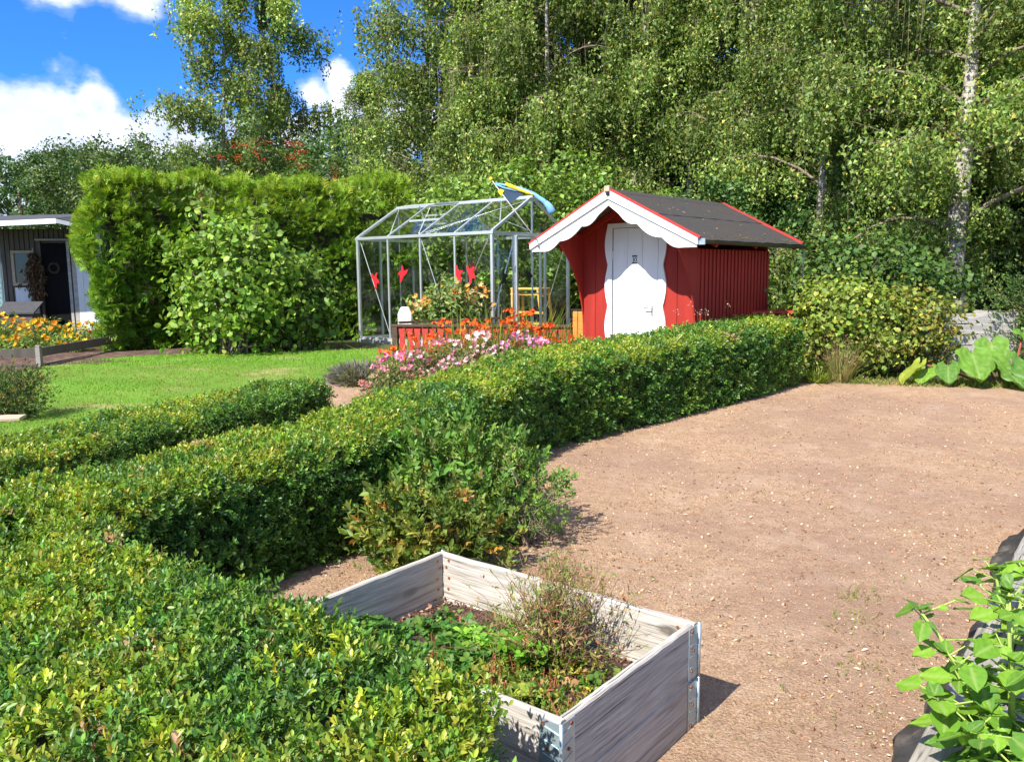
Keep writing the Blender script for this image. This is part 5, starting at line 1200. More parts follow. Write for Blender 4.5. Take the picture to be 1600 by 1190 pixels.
fs = bpy.data.objects['flowering_shrub']; r = np.random.default_rng(96); P = np.array([.28, -.15, .95])+r.normal(0, 1, (70, 3))*np.array([.22, .12, .09]); P2 = np.array([-.45, -.1, .80])+r.normal(0, 1, (40, 3))*np.array([.12, .1, .08])
flowers('blossoms', fs, np.concatenate([P, P2]), .055, [(.75, .32, .06), (.70, .50, .20)], [3, 2], 97)
tuft('flower_clump', 'thin stemmed flowers between greenhouse gable and red shed', 'flower', .95, 11.9, 90, .62, .5, [(.22, .24, .08), (.34, .30, .14)], [1, 1], 98, w=.004, heads=(.6, .012, .022, [(.55, .35, .30), (.5, .08, .15), (.6, .5, .4)]))
tuft('weed_clump', 'pale seed heads standing before the red shed corner', 'weeds', 2.2, 9.25, 34, .98, .35, [(.28, .22, .10)], [1], 99, w=.002, lean=.12, heads=(.6, .02, .018, [(.60, .40, .25), (.7, .6, .5)]))

# ================================================================== RAISED BED
BA = -.681; BX, BY = -.812, 2.798
rbd = thing('raised_bed', 'weathered grey timber raised bed with galvanised corner hinges', 'raised bed', (BX, BY, 0), BA)
def plank(L_, h, th, loc, rz=0, name='plank', mat='old_wood', parent=rbd, jag=.003, tiltz=0):
    """a plank with its grain along local X, slightly uneven top edge"""
    n_ = 14; V = []; F = []; rr_ = random.Random(int(abs(loc[0])*991+abs(loc[1])*773+abs(loc[2])*557)+7)
    for i in range(n_+1):
        x = L_*i/n_; e1 = rr_.uniform(-jag, jag*.4); e0 = rr_.uniform(-jag*.4, jag*.3); w_ = rr_.uniform(-.001, .001)
        V += [(x, 0+w_, e0+.002), (x, th+w_, e0+.002), (x, th+w_, h+e1-.003), (x, th-.003+w_, h+e1), (x, .0045+w_, h+e1), (x, w_, h+e1-.006)]
        if i: b0 = 6*(i-1); F += [(b0+k, b0+(k+1) % 6, b0+6+(k+1) % 6, b0+6+k) for k in range(6)]
    F += [tuple(range(6)), tuple(6*n_+k for k in range(5, -1, -1))]
    o = MB().add(V, F).build(name, M[mat], parent); o.location = loc; o.rotation_euler = (0, tiltz, rz); return o
TH = .024; HB = .1948
for lev in (0, 1):
    z0 = lev*.1965
    plank(1.20-.002, HB, TH, (.001, 0, z0), 0); plank(1.20-.002, HB, TH, (.001, .8-TH, z0), 0)
    plank(.8-2*TH-.006, HB, TH, (TH, TH+.003, z0), PI/2); plank(.8-2*TH-.006, HB, TH, (1.2, TH+.003, z0), PI/2)
for (cx_, cy_, sx, sy) in ((0, 0, -1, -1), (1.2, 0, 1, -1), (1.2, .8, 1, 1), (0, .8, -1, 1)):
    for lev in (0, 1):
        z0 = lev*.1965+.006; z1 = z0+.182
        hg = MB(); dx = -sx; dy = -sy
        xa = cx_+sx*.0035; ya = cy_+sy*.0035
        hg.box(min(xa, xa+dx*.072), min(cy_+sy*.0006, ya), z0, max(xa, xa+dx*.072), max(cy_+sy*.0006, ya), z1)
        hg.box(min(cx_+sx*.0006, xa), min(cy_+sy*.0006, cy_+dy*.062), z0, max(cx_+sx*.0006, xa), max(cy_+sy*.0006, cy_+dy*.062), z1)
        for q in range(4):       # pressed ribs
            zz = z0+.03+q*.04
            hg.bar((xa+dx*.004, ya, zz), (xa+dx*.06, ya, zz+.012), .005, .004); hg.bar((xa, ya+dy*.004, zz), (xa, ya+dy*.055, zz+.012), .004, .005)
        h_ = hg.build('corner_hinge', M['zinc'], rbd)
        MB().tube([(cx_+sx*.006, cy_+sy*.006, z0-.004), (cx_+sx*.006, cy_+sy*.006, z1+.006)], .0055, 8).build('hinge_pin', M['zinc'], h_, smooth=True)
        for q, (u, zz) in enumerate(((.055, z1-.012), (.04, z0+.10), (.055, z0+.03))):
            MB().tube([(cx_+dx*u, cy_+sy*.003, zz), (cx_+dx*u, cy_+sy*.0075, zz)], .0058, 8).build('rivet', M['copper'], h_)
            MB().tube([(cx_+sx*.003, cy_+dy*u*.8, zz), (cx_+sx*.0075, cy_+dy*u*.8, zz)], .0058, 8).build('rivet', M['copper'], h_)
        # rivet ends on the inside
        for q, (u, zz) in enumerate(((.060, z1-.02), (.045, z0+.13), (.060, z0+.085), (.055, z0+.035))):
            MB().tube([(cx_+dx*u, cy_+dy*TH, zz), (cx_+dx*u, cy_+dy*(TH+.003), zz)], .006, 8).build('rivet', M['copper'], rbd)
            MB().tube([(cx_+dx*TH, cy_+dy*u, zz), (cx_+dx*(TH+.003), cy_+dy*u, zz)], .006, 8).build('rivet', M['copper'], rbd)
# soil inside
nx_, ny_ = 40, 28; xs_ = np.linspace(TH, 1.2-TH, nx_); ys_ = np.linspace(TH, .8-TH, ny_); XX, YY = np.meshgrid(xs_, ys_); XX = XX.ravel(); YY = YY.ravel()
PP = np.stack([XX, YY, XX*0], 1); ZZ = .145+.05*vnoise(PP, 5)+.02*vnoise(PP, 18)
j, i = np.divmod(np.arange((nx_-1)*(ny_-1)), nx_-1); a = j*nx_+i
link('soil', raw_mesh('soil', np.stack([XX, YY, ZZ], 1), np.stack([a, a+1, a+nx_+1, a+nx_], 1), M['dark_soil'], smooth=True), rbd)
def bw(x, y, z=0):
    c_, s_ = math.cos(BA), math.sin(BA); return np.array([BX+c_*x-s_*y, BY+s_*x+c_*y, z])
def ground_cover(name, label, poly, n, zlo, zhi, size, cols, wts, tpls, seed, mat='leaf'):
    r = np.random.default_rng(seed); xs = [p[0] for p in poly]; ys = [p[1] for p in poly]; X = r.uniform(min(xs), max(xs), n*3); Y = r.uniform(min(ys), max(ys), n*3); k = inside(poly, X, Y); X, Y = X[k][:n], Y[k][:n]; n = len(X)
    hn = vnoise(np.stack([X, Y, X*0], 1), 7.); Z = zlo+(zhi-zlo)*hn*r.random(n)**.35
    P = np.stack([bw(x, y, z) for x, y, z in zip(X, Y, Z)]); D = r.normal(0, .45, (n, 3)); D[:, 2] += 1
    w_ = r.integers(0, len(tpls), n); Rm = frames(D, r=r); S = size*r.uniform(.6, 1.3, n); C = palette(n, cols, wts, .2, r)
    v, f, c = merge([scatter(tp, P[w_ == j], Rm[w_ == j], S[w_ == j], C[w_ == j], .15, r) for j, tp in enumerate(tpls)])
    return tag(link(name, raw_mesh(name, v, f, M[mat], c)), label, 'plants', kind='stuff')
def trefoil(seed=0):
    V = []; F = []; b = 0
    for k_ in range(3):
        q = leaf6(.85, .06); P_ = tilt(q, .15)[0] @ rotm(2*PI*k_/3, 0).T; V.append(P_); F.append(q[1]+b); b += 6
    return np.concatenate(V), np.concatenate(F)
TF = [trefoil()]
ground_cover('clover', 'dark green clover carpet in the left part of the raised bed', [(.03, .03), (.62, .03), (.66, .5), (.45, .62), (.22, .58), (.03, .35)], 1500, .17, .31, .022, [(.05, .14, .025), (.08, .20, .03), (.14, .27, .04)], [3, 4, 2], TF, 111)
ground_cover('clover', 'bright green clover patch at the middle of the raised bed', [(.46, .40), (.76, .38), (.80, .60), (.5, .66)], 520, .18, .33, .030, [(.14, .32, .03), (.20, .38, .04)], [3, 2], TF, 112)
ground_cover('low_weeds', 'mixed low weeds and stubble in the front of the raised bed', [(.5, .03), (1.17, .03), (1.17, .55), (.85, .6), (.6, .4)], 1500, .16, .27, .032, [(.10, .19, .03), (.20, .28, .04), (.38, .36, .06), (.36, .20, .08)], [3, 4, 2, 1.2], SPR+TF, 113)
ground_cover('bark_chips', 'reddish brown bark chips in the far corner of the raised bed', [(.03, .45), (.3, .5), (.45, .62), (.75, .62), (1.15, .66), (1.17, .77), (.03, .77)], 900, .185, .205, .02, [(.16, .08, .055), (.28, .16, .11), (.09, .045, .03)], [3, 2, 2], [leaf4(.5, .02)], 114, mat='stone')
# dry reddish stalks
def stalks(name, label, pts, seed, h, cols, width=.003, leaves=10, lf=.028, z0=.17):
    r = np.random.default_rng(seed); out = []
    for i, (x, y, hh_, lab) in enumerate(pts):
        b = bw(x, y, z0); t = thing(name, lab, 'weed', b, group=label); mb = MB(); nst = 5; P = []; D = []
        for s_ in range(nst):
            e = Vector((r.normal(0, .035), r.normal(0, .035), hh_*h*r.uniform(.6, 1.05))); m1 = e*.5+Vector((r.normal(0, .01), r.normal(0, .01), 0)); mb.tube([(0, 0, 0), m1, e], [width, width*.8, width*.4], 4, False)
            for k_ in range(leaves): q = r.uniform(.25, 1); P.append(np.array(m1.lerp(e, (q-.5)*2) if q > .5 else Vector((0, 0, 0)).lerp(m1, q*2))); D.append(r.normal(0, 1, 3)+np.array([0, 0, .7]))
        mb.build('stems', mat_red, t); P = np.array(P); n_ = len(P)
        v, f, c = scatter(tilt(leaf4(.28, .05), .5), P, frames(np.array(D), r=r), lf*r.uniform(.5, 1.2, n_), palette(n_, cols, [1]*len(cols), .2, r), r=r); link('leaves', raw_mesh('leaves', v, f, M['leaf'], c), t, kind='stuff')
mat_red = mat_simple('reddish_stem', (.30, .10, .05), .7, var=.3, scale=30)
sp = [(.50, .22, 1.0, 'red brown dock stalk leftmost in the raised bed'), (.62, .12, .8, 'dry stalk near the front plank left of the hinge corner'), (.74, .26, 1.15, 'tallest red stalk in the middle of the raised bed'), (.86, .14, .9, 'dry stalk in the front half of the raised bed'),
      (.98, .10, .75, 'pale dry stalk nearest the front hinge corner'), (1.04, .24, .8, 'reddish stalk beside the right plank'), (.70, .42, .8, 'thin stalk at the foot of the bright clover'), (1.08, .42, .6, 'short stalk in the right part of the bed'), (.90, .36, .7, 'stalk in front of the heath shrub')]
stalks('weed_stalk', 'dry reddish weed stalks in the raised bed', sp, 115, .20, [(.34, .13, .06), (.30, .26, .06), (.18, .22, .04)])
# wiry heath shrub
mat_heath = mat_simple('heath_twig', (.24, .13, .075), .85, var=.35, scale=20)
def heath(x, y, z0, H, R, seed, label, n=150, leafn=5):
    r = np.random.default_rng(seed); b = bw(x, y, z0); t = thing('heath_shrub', label, 'shrub', b); mb = MB(); P = []; D = []
    for i in range(n):
        a = r.uniform(0, 2*PI); sp_ = min(.95, abs(r.normal(0, .55))); e = Vector((R*sp_*math.cos(a), R*sp_*math.sin(a), H*r.uniform(.45, 1.05)*(1-.25*sp_))); p0 = Vector((r.normal(0, .02), r.normal(0, .02), 0)); m1 = p0.lerp(e, .45)+Vector((0, 0, H*.05)); m2 = p0.lerp(e, .75)+Vector((r.normal(0, .02), r.normal(0, .02), H*.03))
        mb.tube([p0, m1, m2, e], [.0024, .0018, .0012, .0007], 3, False)
        for s_ in range(2):
            q = m1.lerp(m2, r.random()); w_ = q+Vector(r.normal(0, .045, 3))+Vector((0, 0, .04)); mb.tube([q, w_], [.001, .0006], 3, False)
            for k_ in range(leafn): P.append(np.array(q.lerp(w_, r.random()))); D.append(r.normal(0, 1, 3)+np.array([0, 0, 1.]))
        for k_ in range(leafn*2): P.append(np.array(m1.lerp(e, r.random()))); D.append(r.normal(0, 1, 3)+np.array([0, 0, 1.2]))
    mb.build('branches', mat_heath, t); P = np.array(P); n_ = len(P)
    v, f, c = scatter(tilt(leaf4(.26, .03), .9), P, frames(np.array(D), r=r), .023*r.uniform(.5, 1.4, n_), palette(n_, [(.26, .30, .07), (.42, .31, .12), (.17, .27, .05), (.45, .15, .08)], [4, 3, 3, .9], .2, r), r=r)
    link('foliage', raw_mesh('foliage', v, f, M['leaf'], c), t, kind='stuff'); return t
heath(.76, .57, .17, .44, .42, 121, 'wiry brownish heath shrub growing in the raised bed', 140)
hb_ = heath(.40, 1.10, .0, .42, .26, 122, 'dry brownish heath shrub just outside the far plank of the raised bed', 130)
tuft('grass_tuft', 'small green grass tuft against the pale inner plank of the raised bed', 'grass clump', *bw(.42, .70)[:2], 70, .10, .12, [(.22, .28, .07), (.3, .33, .1)], [1, 1], 123, w=.0012, lean=.4, z=.2)
bush('berry_bush', 'twiggy half bare shrub between the leafy bush and the heath', 'bush', (.05, 4.55, 0), (.08, 4.6, .26), (.28, .25, .24), 34, 420, .05, gsh['cols'], gsh['wts'], SPR, 124, clump=.05, nclump=50, up=.6, stem_r=.006, shell=.2)

# ================================================================== SECOND BED with black sheet, lower right
D2 = Vector((.62, .785)).normalized(); S0 = Vector((1.02, 2.2)); ang2 = math.atan2(D2.y, D2.x)
b2 = thing('lined_bed', 'planting bed edged with silver grey boards and crumpled black ground fabric', 'raised bed', (S0.x, S0.y, 0), ang2)
# local x along the edge, local y points left; the bed lies on the -y side
plank(2.2, .04, .12, (-.35, -.255, .265), 0, 'board', 'silver_wood', b2, .004); plank(2.4, .035, .10, (-.5, -.375, .255), .012, 'board', 'silver_wood', b2, .004)
plank(1.6, .04, .12, (1.87, -.245, .255), -.01, 'board', 'silver_wood', b2, .004)
for x_ in (-.3, .9, 2.1, 3.2): MB().box(x_, -.32, 0, x_+.05, -.27, .262).build('stake', M['silver_wood'], b2)
nx_, ny_ = 200, 16; V = []
for j in range(ny_+1):
    for i in range(nx_+1):
        s_ = j/ny_; x = -.6+4.4*i/nx_; y = -.03-.13*s_; z = .012+.245*s_**.8
        p = np.array([[x, y, z]]); q = (vnoise(p, 5)[0]-.5)*.10+(vnoise(p, 14)[0]-.5)*.055+(vnoise(p, 34)[0]-.5)*.02
        V.append((x, y+q*.6+(.04*math.sin(x*3.1) if j < 3 else 0), max(.008, z+q*.5)))
m_ = nx_+1; F = [(j*m_+i, j*m_+i+1, (j+1)*m_+i+1, (j+1)*m_+i) for j in range(ny_) for i in range(nx_)]
fo_ = link('ground_fabric', raw_mesh('ground_fabric', np.array(V), np.array(F), M['foil'], smooth=True), b2); sm = fo_.modifiers.new('solid', 'SOLIDIFY'); sm.thickness = .004
MB().box(-.6, -1.6, 0, 3.8, -.47, .20).build('soil', M['dark_soil'], b2)
POT = [big_leaf_mesh('leaf', 230+i, 4, .07, .10, col=((.13, .28, .025), (.19, .36, .03), (.10, .23, .03))[i], ruff=.028) for i in range(3)]
def leafy(name, label, base, stems, seed, leaf_s):
    r = np.random.default_rng(seed); t = thing(name, label, 'plant', base); mb = MB(); cnt = 0
    for (ex, ey, ez, nn) in stems:
        e = Vector((ex+.07, ey, ez))-Vector(base); m1 = e*.5+Vector((0, 0, .06)); pts = [Vector((0, 0, 0)).lerp(m1, .5), m1, m1.lerp(e, .5)+Vector((0, 0, .02)), e]; pts = [Vector((0, 0, 0))]+pts
        mb.tube(pts, [.008, .0075, .0065, .005, .003], 6, False)
        for k_ in range(nn):
            q = .35+.65*(k_+.5)/nn*1.0; qq = q*4; i_ = min(3, int(qq)); p = pts[i_].lerp(pts[i_+1], qq-i_); az = k_*2.4+r.normal(0, .4)
            s_ = leaf_s*r.uniform(.6, 1.15)*(1.1-.35*q); pet = .05+.05*r.random(); p2 = p+Vector((math.cos(az)*pet, math.sin(az)*pet, pet*.35)); mb.tube([p, p2], [.0025, .002], 4, False)
            place_leaf(POT[int(r.integers(0, 3))], t, p2, az+r.normal(0, .2), r.normal(-.25, .3), r.normal(0, .3), s_)
            if r.random() < .8: place_leaf(POT[int(r.integers(0, 3))], t, p.lerp(p2, .5), az+r.choice([-1, 1])*1.1, r.normal(-.1, .3), r.normal(0, .3), s_*.6)
        for k_ in range(4): place_leaf(POT[int(r.integers(0, 3))], t, e, r.uniform(0, 6.28), r.uniform(.2, .8), 0, leaf_s*.45)
    mb.build('stems', mat_green, t); return t
mat_green = mat_simple('green_stem', (.30, .40, .08), .5, var=.15)
leafy('potato_plant', 'lush potato plant leaning over the edge boards at the lower right', (1.28, 1.95, .18),
      [(1.08, 2.22, .62, 9), (1.22, 2.05, .72, 9), (1.02, 2.0, .48, 8), (1.35, 2.25, .66, 9), (1.05, 1.72, .45, 9), (1.2, 1.8, .62, 10), (1.42, 2.0, .6, 9), (1.02, 1.62, .36, 8), (1.28, 1.7, .55, 10), (1.12, 1.85, .35, 8), (1.12, 1.70, .30, 9), (1.5, 1.8, .6, 8), (1.15, 1.95, .42, 8), (1.22, 1.62, .42, 10), (1.32, 1.88, .40, 9), (1.0, 1.8, .50, 9), (1.1, 2.1, .55, 9), (1.05, 1.6, .30, 9), (1.18, 1.95, .60, 9)], 131, .092)
leafy('potato_plant', 'smaller potato plant at the right edge higher up in the picture', (1.75, 2.75, .18), [(1.62, 2.78, .52, 7), (1.72, 2.62, .55, 7), (1.85, 2.9, .5, 6), (1.68, 2.5, .45, 7), (1.58, 2.6, .42, 7)], 132, .11)

# ================================================================== LEFT HUT AND ITS GARDEN
hut = thing('grey_hut', 'grey boarded hut with dark door and white end wall at the left edge', 'hut', (-9.30, 17.6, .30), .15)
HW, HD = 1.42, 2.0
MB().box(-HW, .06, 0, .425, HD-.002, 2.28).build('wall', M['grey_panel'], hut)
x_ = -HW
while x_ < -.05:
    if x_ > -.80+.0 and x_ < -.06: z_lo = 2.02
    elif x_ > -1.22 and x_ <= -.8: z_lo = 1.80
    else: z_lo = 0
    MB().box(x_, .03, z_lo, min(x_+.075, -.04), .058, 2.28).build('board', M['grey_panel'], hut); x_ += .098
for (a_, b_c, c_, d_) in ((-.02, -.0, .0, .6),):
    MB().box(-.03, -.01, 0, .05, .05, 2.32).build('corner_post', M['white_board'], hut)
for i in range(3): MB().box(.055+i*.125, -.01, 0, .055+i*.125+.12, .02, 2.20).build('board', M['white'], hut)
for i in range(7): MB().box(.43, .06+i*.277, 0, .455, .06+i*.277+.27, 2.20).build('board', M['white'], hut)
MB().box(-.62, .0, .08, -.12, .05, 1.98).build('door', M['dark_panel'], hut, bevel=.004)
MB().box(-.68, -.01, .0, -.625, .06, 2.03).build('door_frame', M['grey_panel'], hut); MB().box(-.115, -.01, .0, -.06, .06, 2.03).build('door_frame', M['white_board'], hut); MB().box(-.72, -.03, 2.035, -.04, .06, 2.07).build('door_hood', M['white_board'], hut)
wn = MB(); wn.box(-1.22, -.01, 1.78, -.78, .05, 1.83); wn.box(-1.22, -.01, 1.10, -.78, .05, 1.16); wn.box(-1.22, -.01, 1.162, -1.16, .05, 1.778); wn.box(-.84, -.01, 1.162, -.78, .05, 1.778)
w_ = wn.build('window', M['tan_wood'], hut); MB().box(-1.158, .02, 1.162, -.842, .03, 1.778).build('pane', M['dark_glass'], w_)
MB().box(-1.18, -.02, .45, -.74, .028, 1.06).build('white_panel', M['white'], hut)
rfm = MB(); rfm.add([(-2.9, -1.05, 2.24), (.12, -1.05, 2.38), (.62, -.75, 2.26), (.62, 2.2, 2.42), (.12, 2.2, 2.70), (-2.9, 2.2, 2.62), (-2.9, -1.05, 2.30), (.12, -1.05, 2.44), (.62, -.75, 2.31), (.62, 2.2, 2.47), (.12, 2.2, 2.76), (-2.9, 2.2, 2.68)],
                    [(0, 1, 4, 5), (1, 2, 3, 4), (6, 11, 10, 7), (7, 10, 9, 8), (0, 6, 7, 1), (1, 7, 8, 2), (2, 8, 9, 3), (3, 9, 10, 4), (4, 10, 11, 5), (5, 11, 6, 0)])
hr = rfm.build('roof', M['felt_grey'], hut)
MB().bar((-2.9, -1.08, 2.235), (.12, -1.08, 2.375), .03, .10).build('fascia_board', M['white'], hut); MB().bar((.12, -1.08, 2.375), (.66, -.78, 2.25), .03, .08).build('fascia_board', M['white'], hut)
for x_ in (-2.8,): MB().box(x_-.03, -1.03, 0, x_+.03, -.97, 2.33).build('porch_post', M['white_board'], hut)
MB().box(-1.6, -.95, .02, -.02, -.06, .09).build('door_step', M['brown_wood'], hut)
# wreath on the door, bundle of dried plants, bird house
wr = MB(); wr.tube([(-.38+.10*math.cos(a), -.02, 1.46+.10*math.sin(a)) for a in [2*PI*q/14 for q in range(15)]], .028, 6, False); tag(wr.build('door_wreath', M['dark_twig']), 'small dark wreath hanging on the dark hut door', 'wreath').matrix_world = Matrix.Translation((-9.30, 17.6, .30)) @ Matrix.Rotation(.15, 4, 'Z')
r = np.random.default_rng(141); n = 900; hp = Vector((-9.30, 17.6, .30))+Matrix.Rotation(.15, 3, 'Z') @ Vector((-.74, -.10, 1.80))
db = thing('dried_bundle', 'hanging bundle of dried brown plants between hut window and door', 'dried plants', hp)
u_ = r.random(n); wd = .05+.16*np.sin(PI*np.clip(u_, 0, 1)); P = np.stack([r.normal(0, 1, n)*wd*.5, r.normal(0, 1, n)*.05, -u_*1.05], 1); Dn = r.normal(0, .4, (n, 3)); Dn[:, 2] -= 1
v, f, c = scatter(leaf4(.3, .05), P, frames_x(Dn, unit(n, r)), r.uniform(.06, .14, n), palette(n, [(.13, .075, .04), (.22, .13, .06), (.07, .04, .025)], [3, 2, 2], .2, r), r=r); link('stalks', raw_mesh('stalks', v, f, M['leaf'], c), db, kind='stuff'); MB().tube([(0, 0, .08), (0, 0, -.2)], .01, 5).build('cord', M['tan_wood'], db)
bh = thing('bird_house', 'small white gabled bird house at the corner of the grey hut', 'bird house', (-9.02, 17.35, 2.05), .15)
MB().prism([(-.10, 0), (.10, 0), (.10, .20), (0, .31), (-.10, .20)], -.09, .09).build('body', M['grey_panel'], bh)
for sg in (-1, 1): MB().bar((0, 0, .335), (sg*.15, 0, .185), .22, .018, up=(0, 0, 1)).build('roof', M['white'], bh)
MB().tube([(0, -.091, .14), (0, -.097, .14)], .026, 10).build('entrance_hole', M['black_plastic'], bh); MB().box(-.12, -.12, -.02, .12, .10, -.002).build('base', M['white_board'], bh)
MB().bar((0, 0, -.02), (-.19, .12, -.15), .03, .03).build('bracket', M['white_board'], bh)
# storage box and bench by the hut
sb = thing('storage_box', 'grey lidded storage box standing in front of the hut window', 'storage box', (-10.15, 16.95, .3), .15)
MB().box(-.32, -.22, 0, .34, .22, .52).build('body', M['grey_panel'], sb, bevel=.01); MB().add([(-.36, -.26, .53), (.38, -.26, .53), (.38, .26, .74), (-.36, .26, .74), (-.36, -.26, .56), (.38, -.26, .56), (.38, .26, .77), (-.36, .26, .77)], [(0, 1, 2, 3), (4, 7, 6, 5), (0, 4, 5, 1), (1, 5, 6, 2), (2, 6, 7, 3), (3, 7, 4, 0)]).build('lid', M['felt_grey'], sb)
bn = thing('garden_bench', 'dark brown bench back at the left edge before the hut', 'bench', (-10.6, 16.2, .3), .1)
for z_ in (.78, .66): MB().box(-.6, 0, z_, .35, .03, z_+.09).build('back_slat', M['brown_wood'], bn)
MB().box(-.6, -.4, .42, .35, -.02, .45).build('seat', M['brown_wood'], bn)
for x_ in (-.58, .30): MB().box(x_, -.012, 0, x_+.04, -.003, .86).build('leg', M['brown_wood'], bn); MB().box(x_, -.38, 0, x_+.04, -.34, .418).build('leg', M['brown_wood'], bn)
# teal hut with white trellis
tl = thing('teal_hut', 'teal boarded hut behind the grey one at the picture edge', 'hut', (-12.2, 19.6, .3), .1)
for i in range(12): MB().box(-2.4+i*.22, 0, 0, -2.4+i*.22+.205, .04, 2.05).build('board', M['teal'], tl)
MB().box(-2.5, -.3, 2.06, .35, 1.6, 2.14).build('roof', M['white_board'], tl); MB().box(-2.4, .05, 0, .2, 1.5, 2.05).build('wall', M['teal'], tl)
tr_ = thing('trellis', 'white diamond trellis before the teal hut', 'trellis', (-11.05, 17.9, .3), .1)
for i in range(12):
    z_ = .55+i*.12
    for s_ in (-1, 1):
        MB().bar((-.55 if s_ > 0 else .0, .0 if s_ > 0 else .012, z_), (.0 if s_ > 0 else -.55, .0 if s_ > 0 else .012, min(2.0, z_+.5)), .018, .008).build('slat', M['white'], tr_)
for x_ in (-.56, .01): MB().box(x_-.015, -.01, 0, x_+.015, .02, 2.1).build('post', M['white'], tr_)
# low timber planter frame with rail (tan) in the marigold bed
pf = thing('planter_frame', 'grey brown timber frame post and rail among the marigolds', 'frame', (-9.15, 14.6, .3), .05)
MB().box(-.04, -.04, 0, .04, .04, .90).build('post', M['silver_wood'], pf); MB().box(-1.6, -.05, .905, .06, .05, .95).build('rail', M['silver_wood'], pf); MB().box(-1.6, -.03, .8, -.045, -.005, .85).build('rail', M['silver_wood'], pf)
MB().box(-1.5, -.04, 0, -1.42, .04, .90).build('post', M['silver_wood'], pf)
# edging fence of brown boards
ef = thing('edging_fence', 'low brown board edging fence between marigolds and lawn', 'fence', (-8.6, 11.2, .22), .5)
e_a = [Vector((-9.6, 10.9)), Vector((-6.95, 12.05)), Vector((-6.65, 14.0))]
bpy.data.objects.remove(ef)
ef = thing('edging_fence', 'low brown board edging fence between marigolds and lawn', 'fence', (-6.98, 12.05, gz(12)))
mb_pts = [(Vector((-2.6, -1.05, 0)), Vector((-.0, 0, 0))), (Vector((0, .0, 0)), Vector((.18, 1.9, .03)))]
for (a_, b_) in mb_pts:
    for z_, hh_ in ((.16, .13), (-.0, .05)): MB().bar(a_+Vector((0, 0, z_+hh_/2)), b_+Vector((0, 0, z_+hh_/2)), .028, hh_).build('board', M['silver_wood'] if False else M['grey_panel'], ef)
for p in (Vector((0, 0, 0)), Vector((-1.3, -.525, 0)), Vector((-2.6, -1.05, 0)), Vector((.18, 1.9, .03))): MB().box(p.x-.035, p.y-.035, -.05, p.x+.035, p.y+.035, .33).build('post', M['silver_wood'], ef, bevel=.004)
# marigold bed
MG = [(.10, .19, .03), (.17, .26, .045), (.28, .33, .07)]
def marigold(x, y, rx, h, seed, lab, nf=60, cols=((.85, .50, .02), (.85, .60, .05), (.80, .26, .02))):
    t, cc = bush('marigold', lab, 'flower', (x, y, gz(y)), (x, y, gz(y)+h*.5), (rx, rx*.8, h*.45), 22, 1100, .075, MG, [3, 4, 2], [tilt(leaf4(.35), .3), tilt(leaf4(.3), 0)], seed, clump=.08, nclump=50, up=.5, stem_r=.004, shell=.2, group='marigold clumps by the grey hut')
    r = np.random.default_rng(seed+3); u = unit(nf*3, r); u = u[u[:, 2] > .0][:nf]; c0 = u*np.array([rx, rx*.8, h*.55])+np.array([0, 0, h*.52]); flowers('blossoms', t, c0, .062, list(cols), [4, 4, 1.5], seed+4, 8, .5)
for i, (x, y, rx, h, nf, lab) in enumerate(((-8.75, 14.1, .42, .62, 46, 'tallest yellow and orange marigold clump beside the planter frame'), (-8.25, 14.5, .42, .50, 44, 'yellow marigold clump in front of the hut door'), (-7.9, 15.2, .45, .40, 36, 'low marigold clump at the white hut wall'),
                                         (-7.5, 15.7, .45, .36, 26, 'marigold clump nearest the conifer hedge'), (-9.35, 13.6, .38, .66, 26, 'marigold clump left of the frame post with orange heads'), (-8.1, 13.6, .38, .34, 16, 'low leafy marigold clump behind the edging fence'), (-7.5, 13.9, .40, .26, 14, 'lowest marigold clump at the bend of the edging fence'))):
    marigold(x, y, rx, h, 500+i*9, lab, nf)
sq = thing('squash_plant', 'plant with big light green leaves at the left picture edge', 'plant', (-9.75, 13.2, .29)); mb = MB()
for (x, y, z, az, el, s) in ((.1, -.1, .75, -1.2, -.5, .42), (-.1, 0, .6, -2.2, -.6, .40), (.25, .1, .55, -.4, -.7, .36), (0, -.15, .42, -1.6, -.9, .40), (.2, -.1, .30, -1.0, -.8, .34), (-.3, -.1, .8, -2.0, -.3, .4)):
    place_leaf(RH[1], sq, (x, y, z), az, el, 0, s); mb.tube([(0, 0, 0), (x*.6, y*.6, z*.7), (x, y, z)], .01, 5, False)
mb.build('stalks', mat_green, sq)
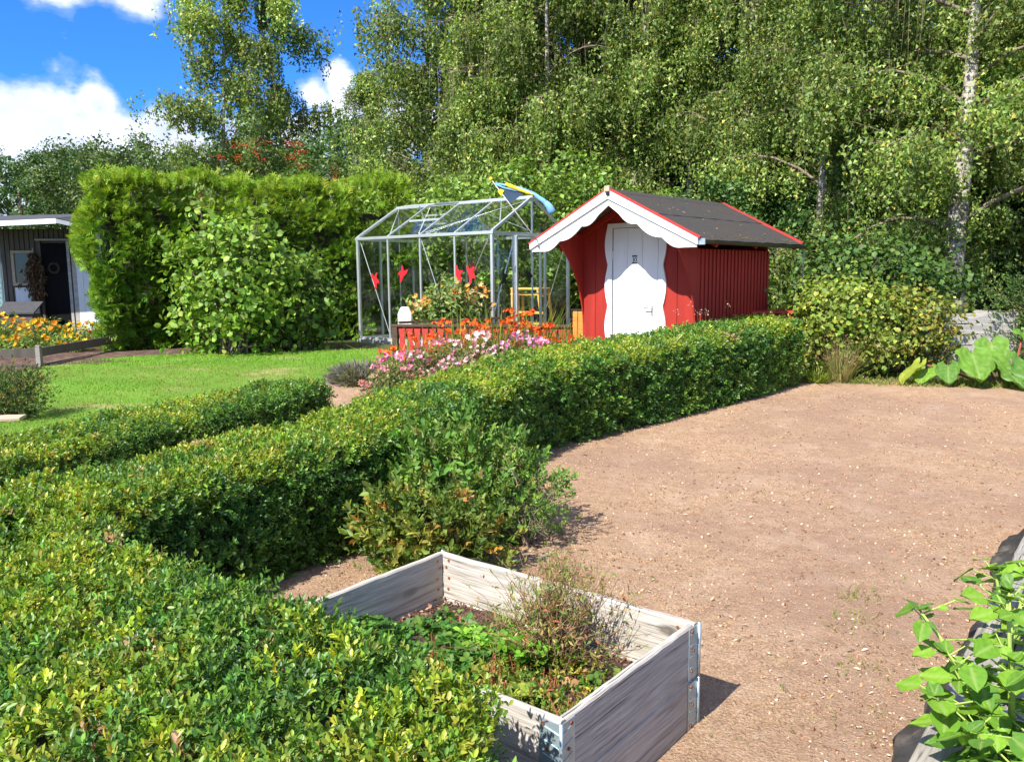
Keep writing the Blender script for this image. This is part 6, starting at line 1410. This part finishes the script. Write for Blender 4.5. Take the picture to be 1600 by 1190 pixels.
# white garden chair between hut and hedge
wcx = thing('garden_chair', 'white curved garden chair between the hut wall and conifer hedge', 'chair', (-8.0, 16.5, .3), .3)
MB().tube([(-.2, 0, 0), (-.2, 0, .45), (-.19, .05, .8), (0, .07, .88), (.19, .05, .8), (.2, 0, .45), (.2, 0, 0)], .018, 6).build('frame', M['white'], wcx); MB().box(-.2, -.4, .42, .2, .0, .45).build('seat', M['white'], wcx)
for x_ in (-.19, .19): MB().tube([(x_, -.38, 0), (x_, -.38, .42)], .018, 6).build('leg', M['white'], wcx)
for x_ in (-.1, 0, .1): MB().tube([(x_, .0, .45), (x_, .055, .84)], .01, 5).build('back_bar', M['white'], wcx)
# small shrub and boards at the left edge
bush('lawn_shrub', 'small dense shrub at the left picture edge on the lawn', 'bush', (-5.15, 8.3, gz(8.3)), (-5.15, 8.3, gz(8.3)+.27), (.34, .3, .30), 24, 1900, .05, [(.06, .10, .03), (.11, .15, .04), (.26, .22, .07)], [4, 3, 1.2], SPL, 151, clump=.07, nclump=60, up=.4, stem_r=.004, shell=.3)
ps = thing('plank_seat', 'pale wooden plank lying over a white block at the left edge', 'bench', (-4.62, 7.35, gz(7.35)), .25)
plank(1.0, .03, .20, (-.85, -.1, .20), 0, 'plank', 'tan_wood', ps); MB().box(-.8, -.15, 0, -.05, .04, .195).build('block', M['white'], ps, bevel=.02)

# far hut glimpsed at the right between the trees
fh = thing('far_hut', 'pale green hut glimpsed far back between the trees at the right edge', 'hut', (16.2, 27.5, .3), -.1)
MB().box(-1.5, 0, 0, 1.5, 2.4, 1.9).build('wall', M['teal'], fh); MB().prism([(-1.7, 1.9), (1.7, 1.9), (0, 2.7)], -.15, 2.6).build('roof', M['felt_grey'], fh)
wn2 = MB().box(-.3, -.03, 1.0, .5, -.002, 1.6).build('window', M['white'], fh); MB().box(-.22, -.04, 1.08, .42, -.032, 1.52).build('pane', M['dark_glass'], wn2)
# stray climber stems over the boards
bush('bramble', 'thin bramble shoots arching over the limewashed boards', 'bush', (6.2, 11.6, .25), (6.1, 11.5, .85), (.6, .3, .25), 20, 260, .07, [(.10, .16, .03), (.2, .24, .05)], [1, 1], CUR, 161, clump=.08, nclump=24, up=.3, stem_r=.005, shell=.3)
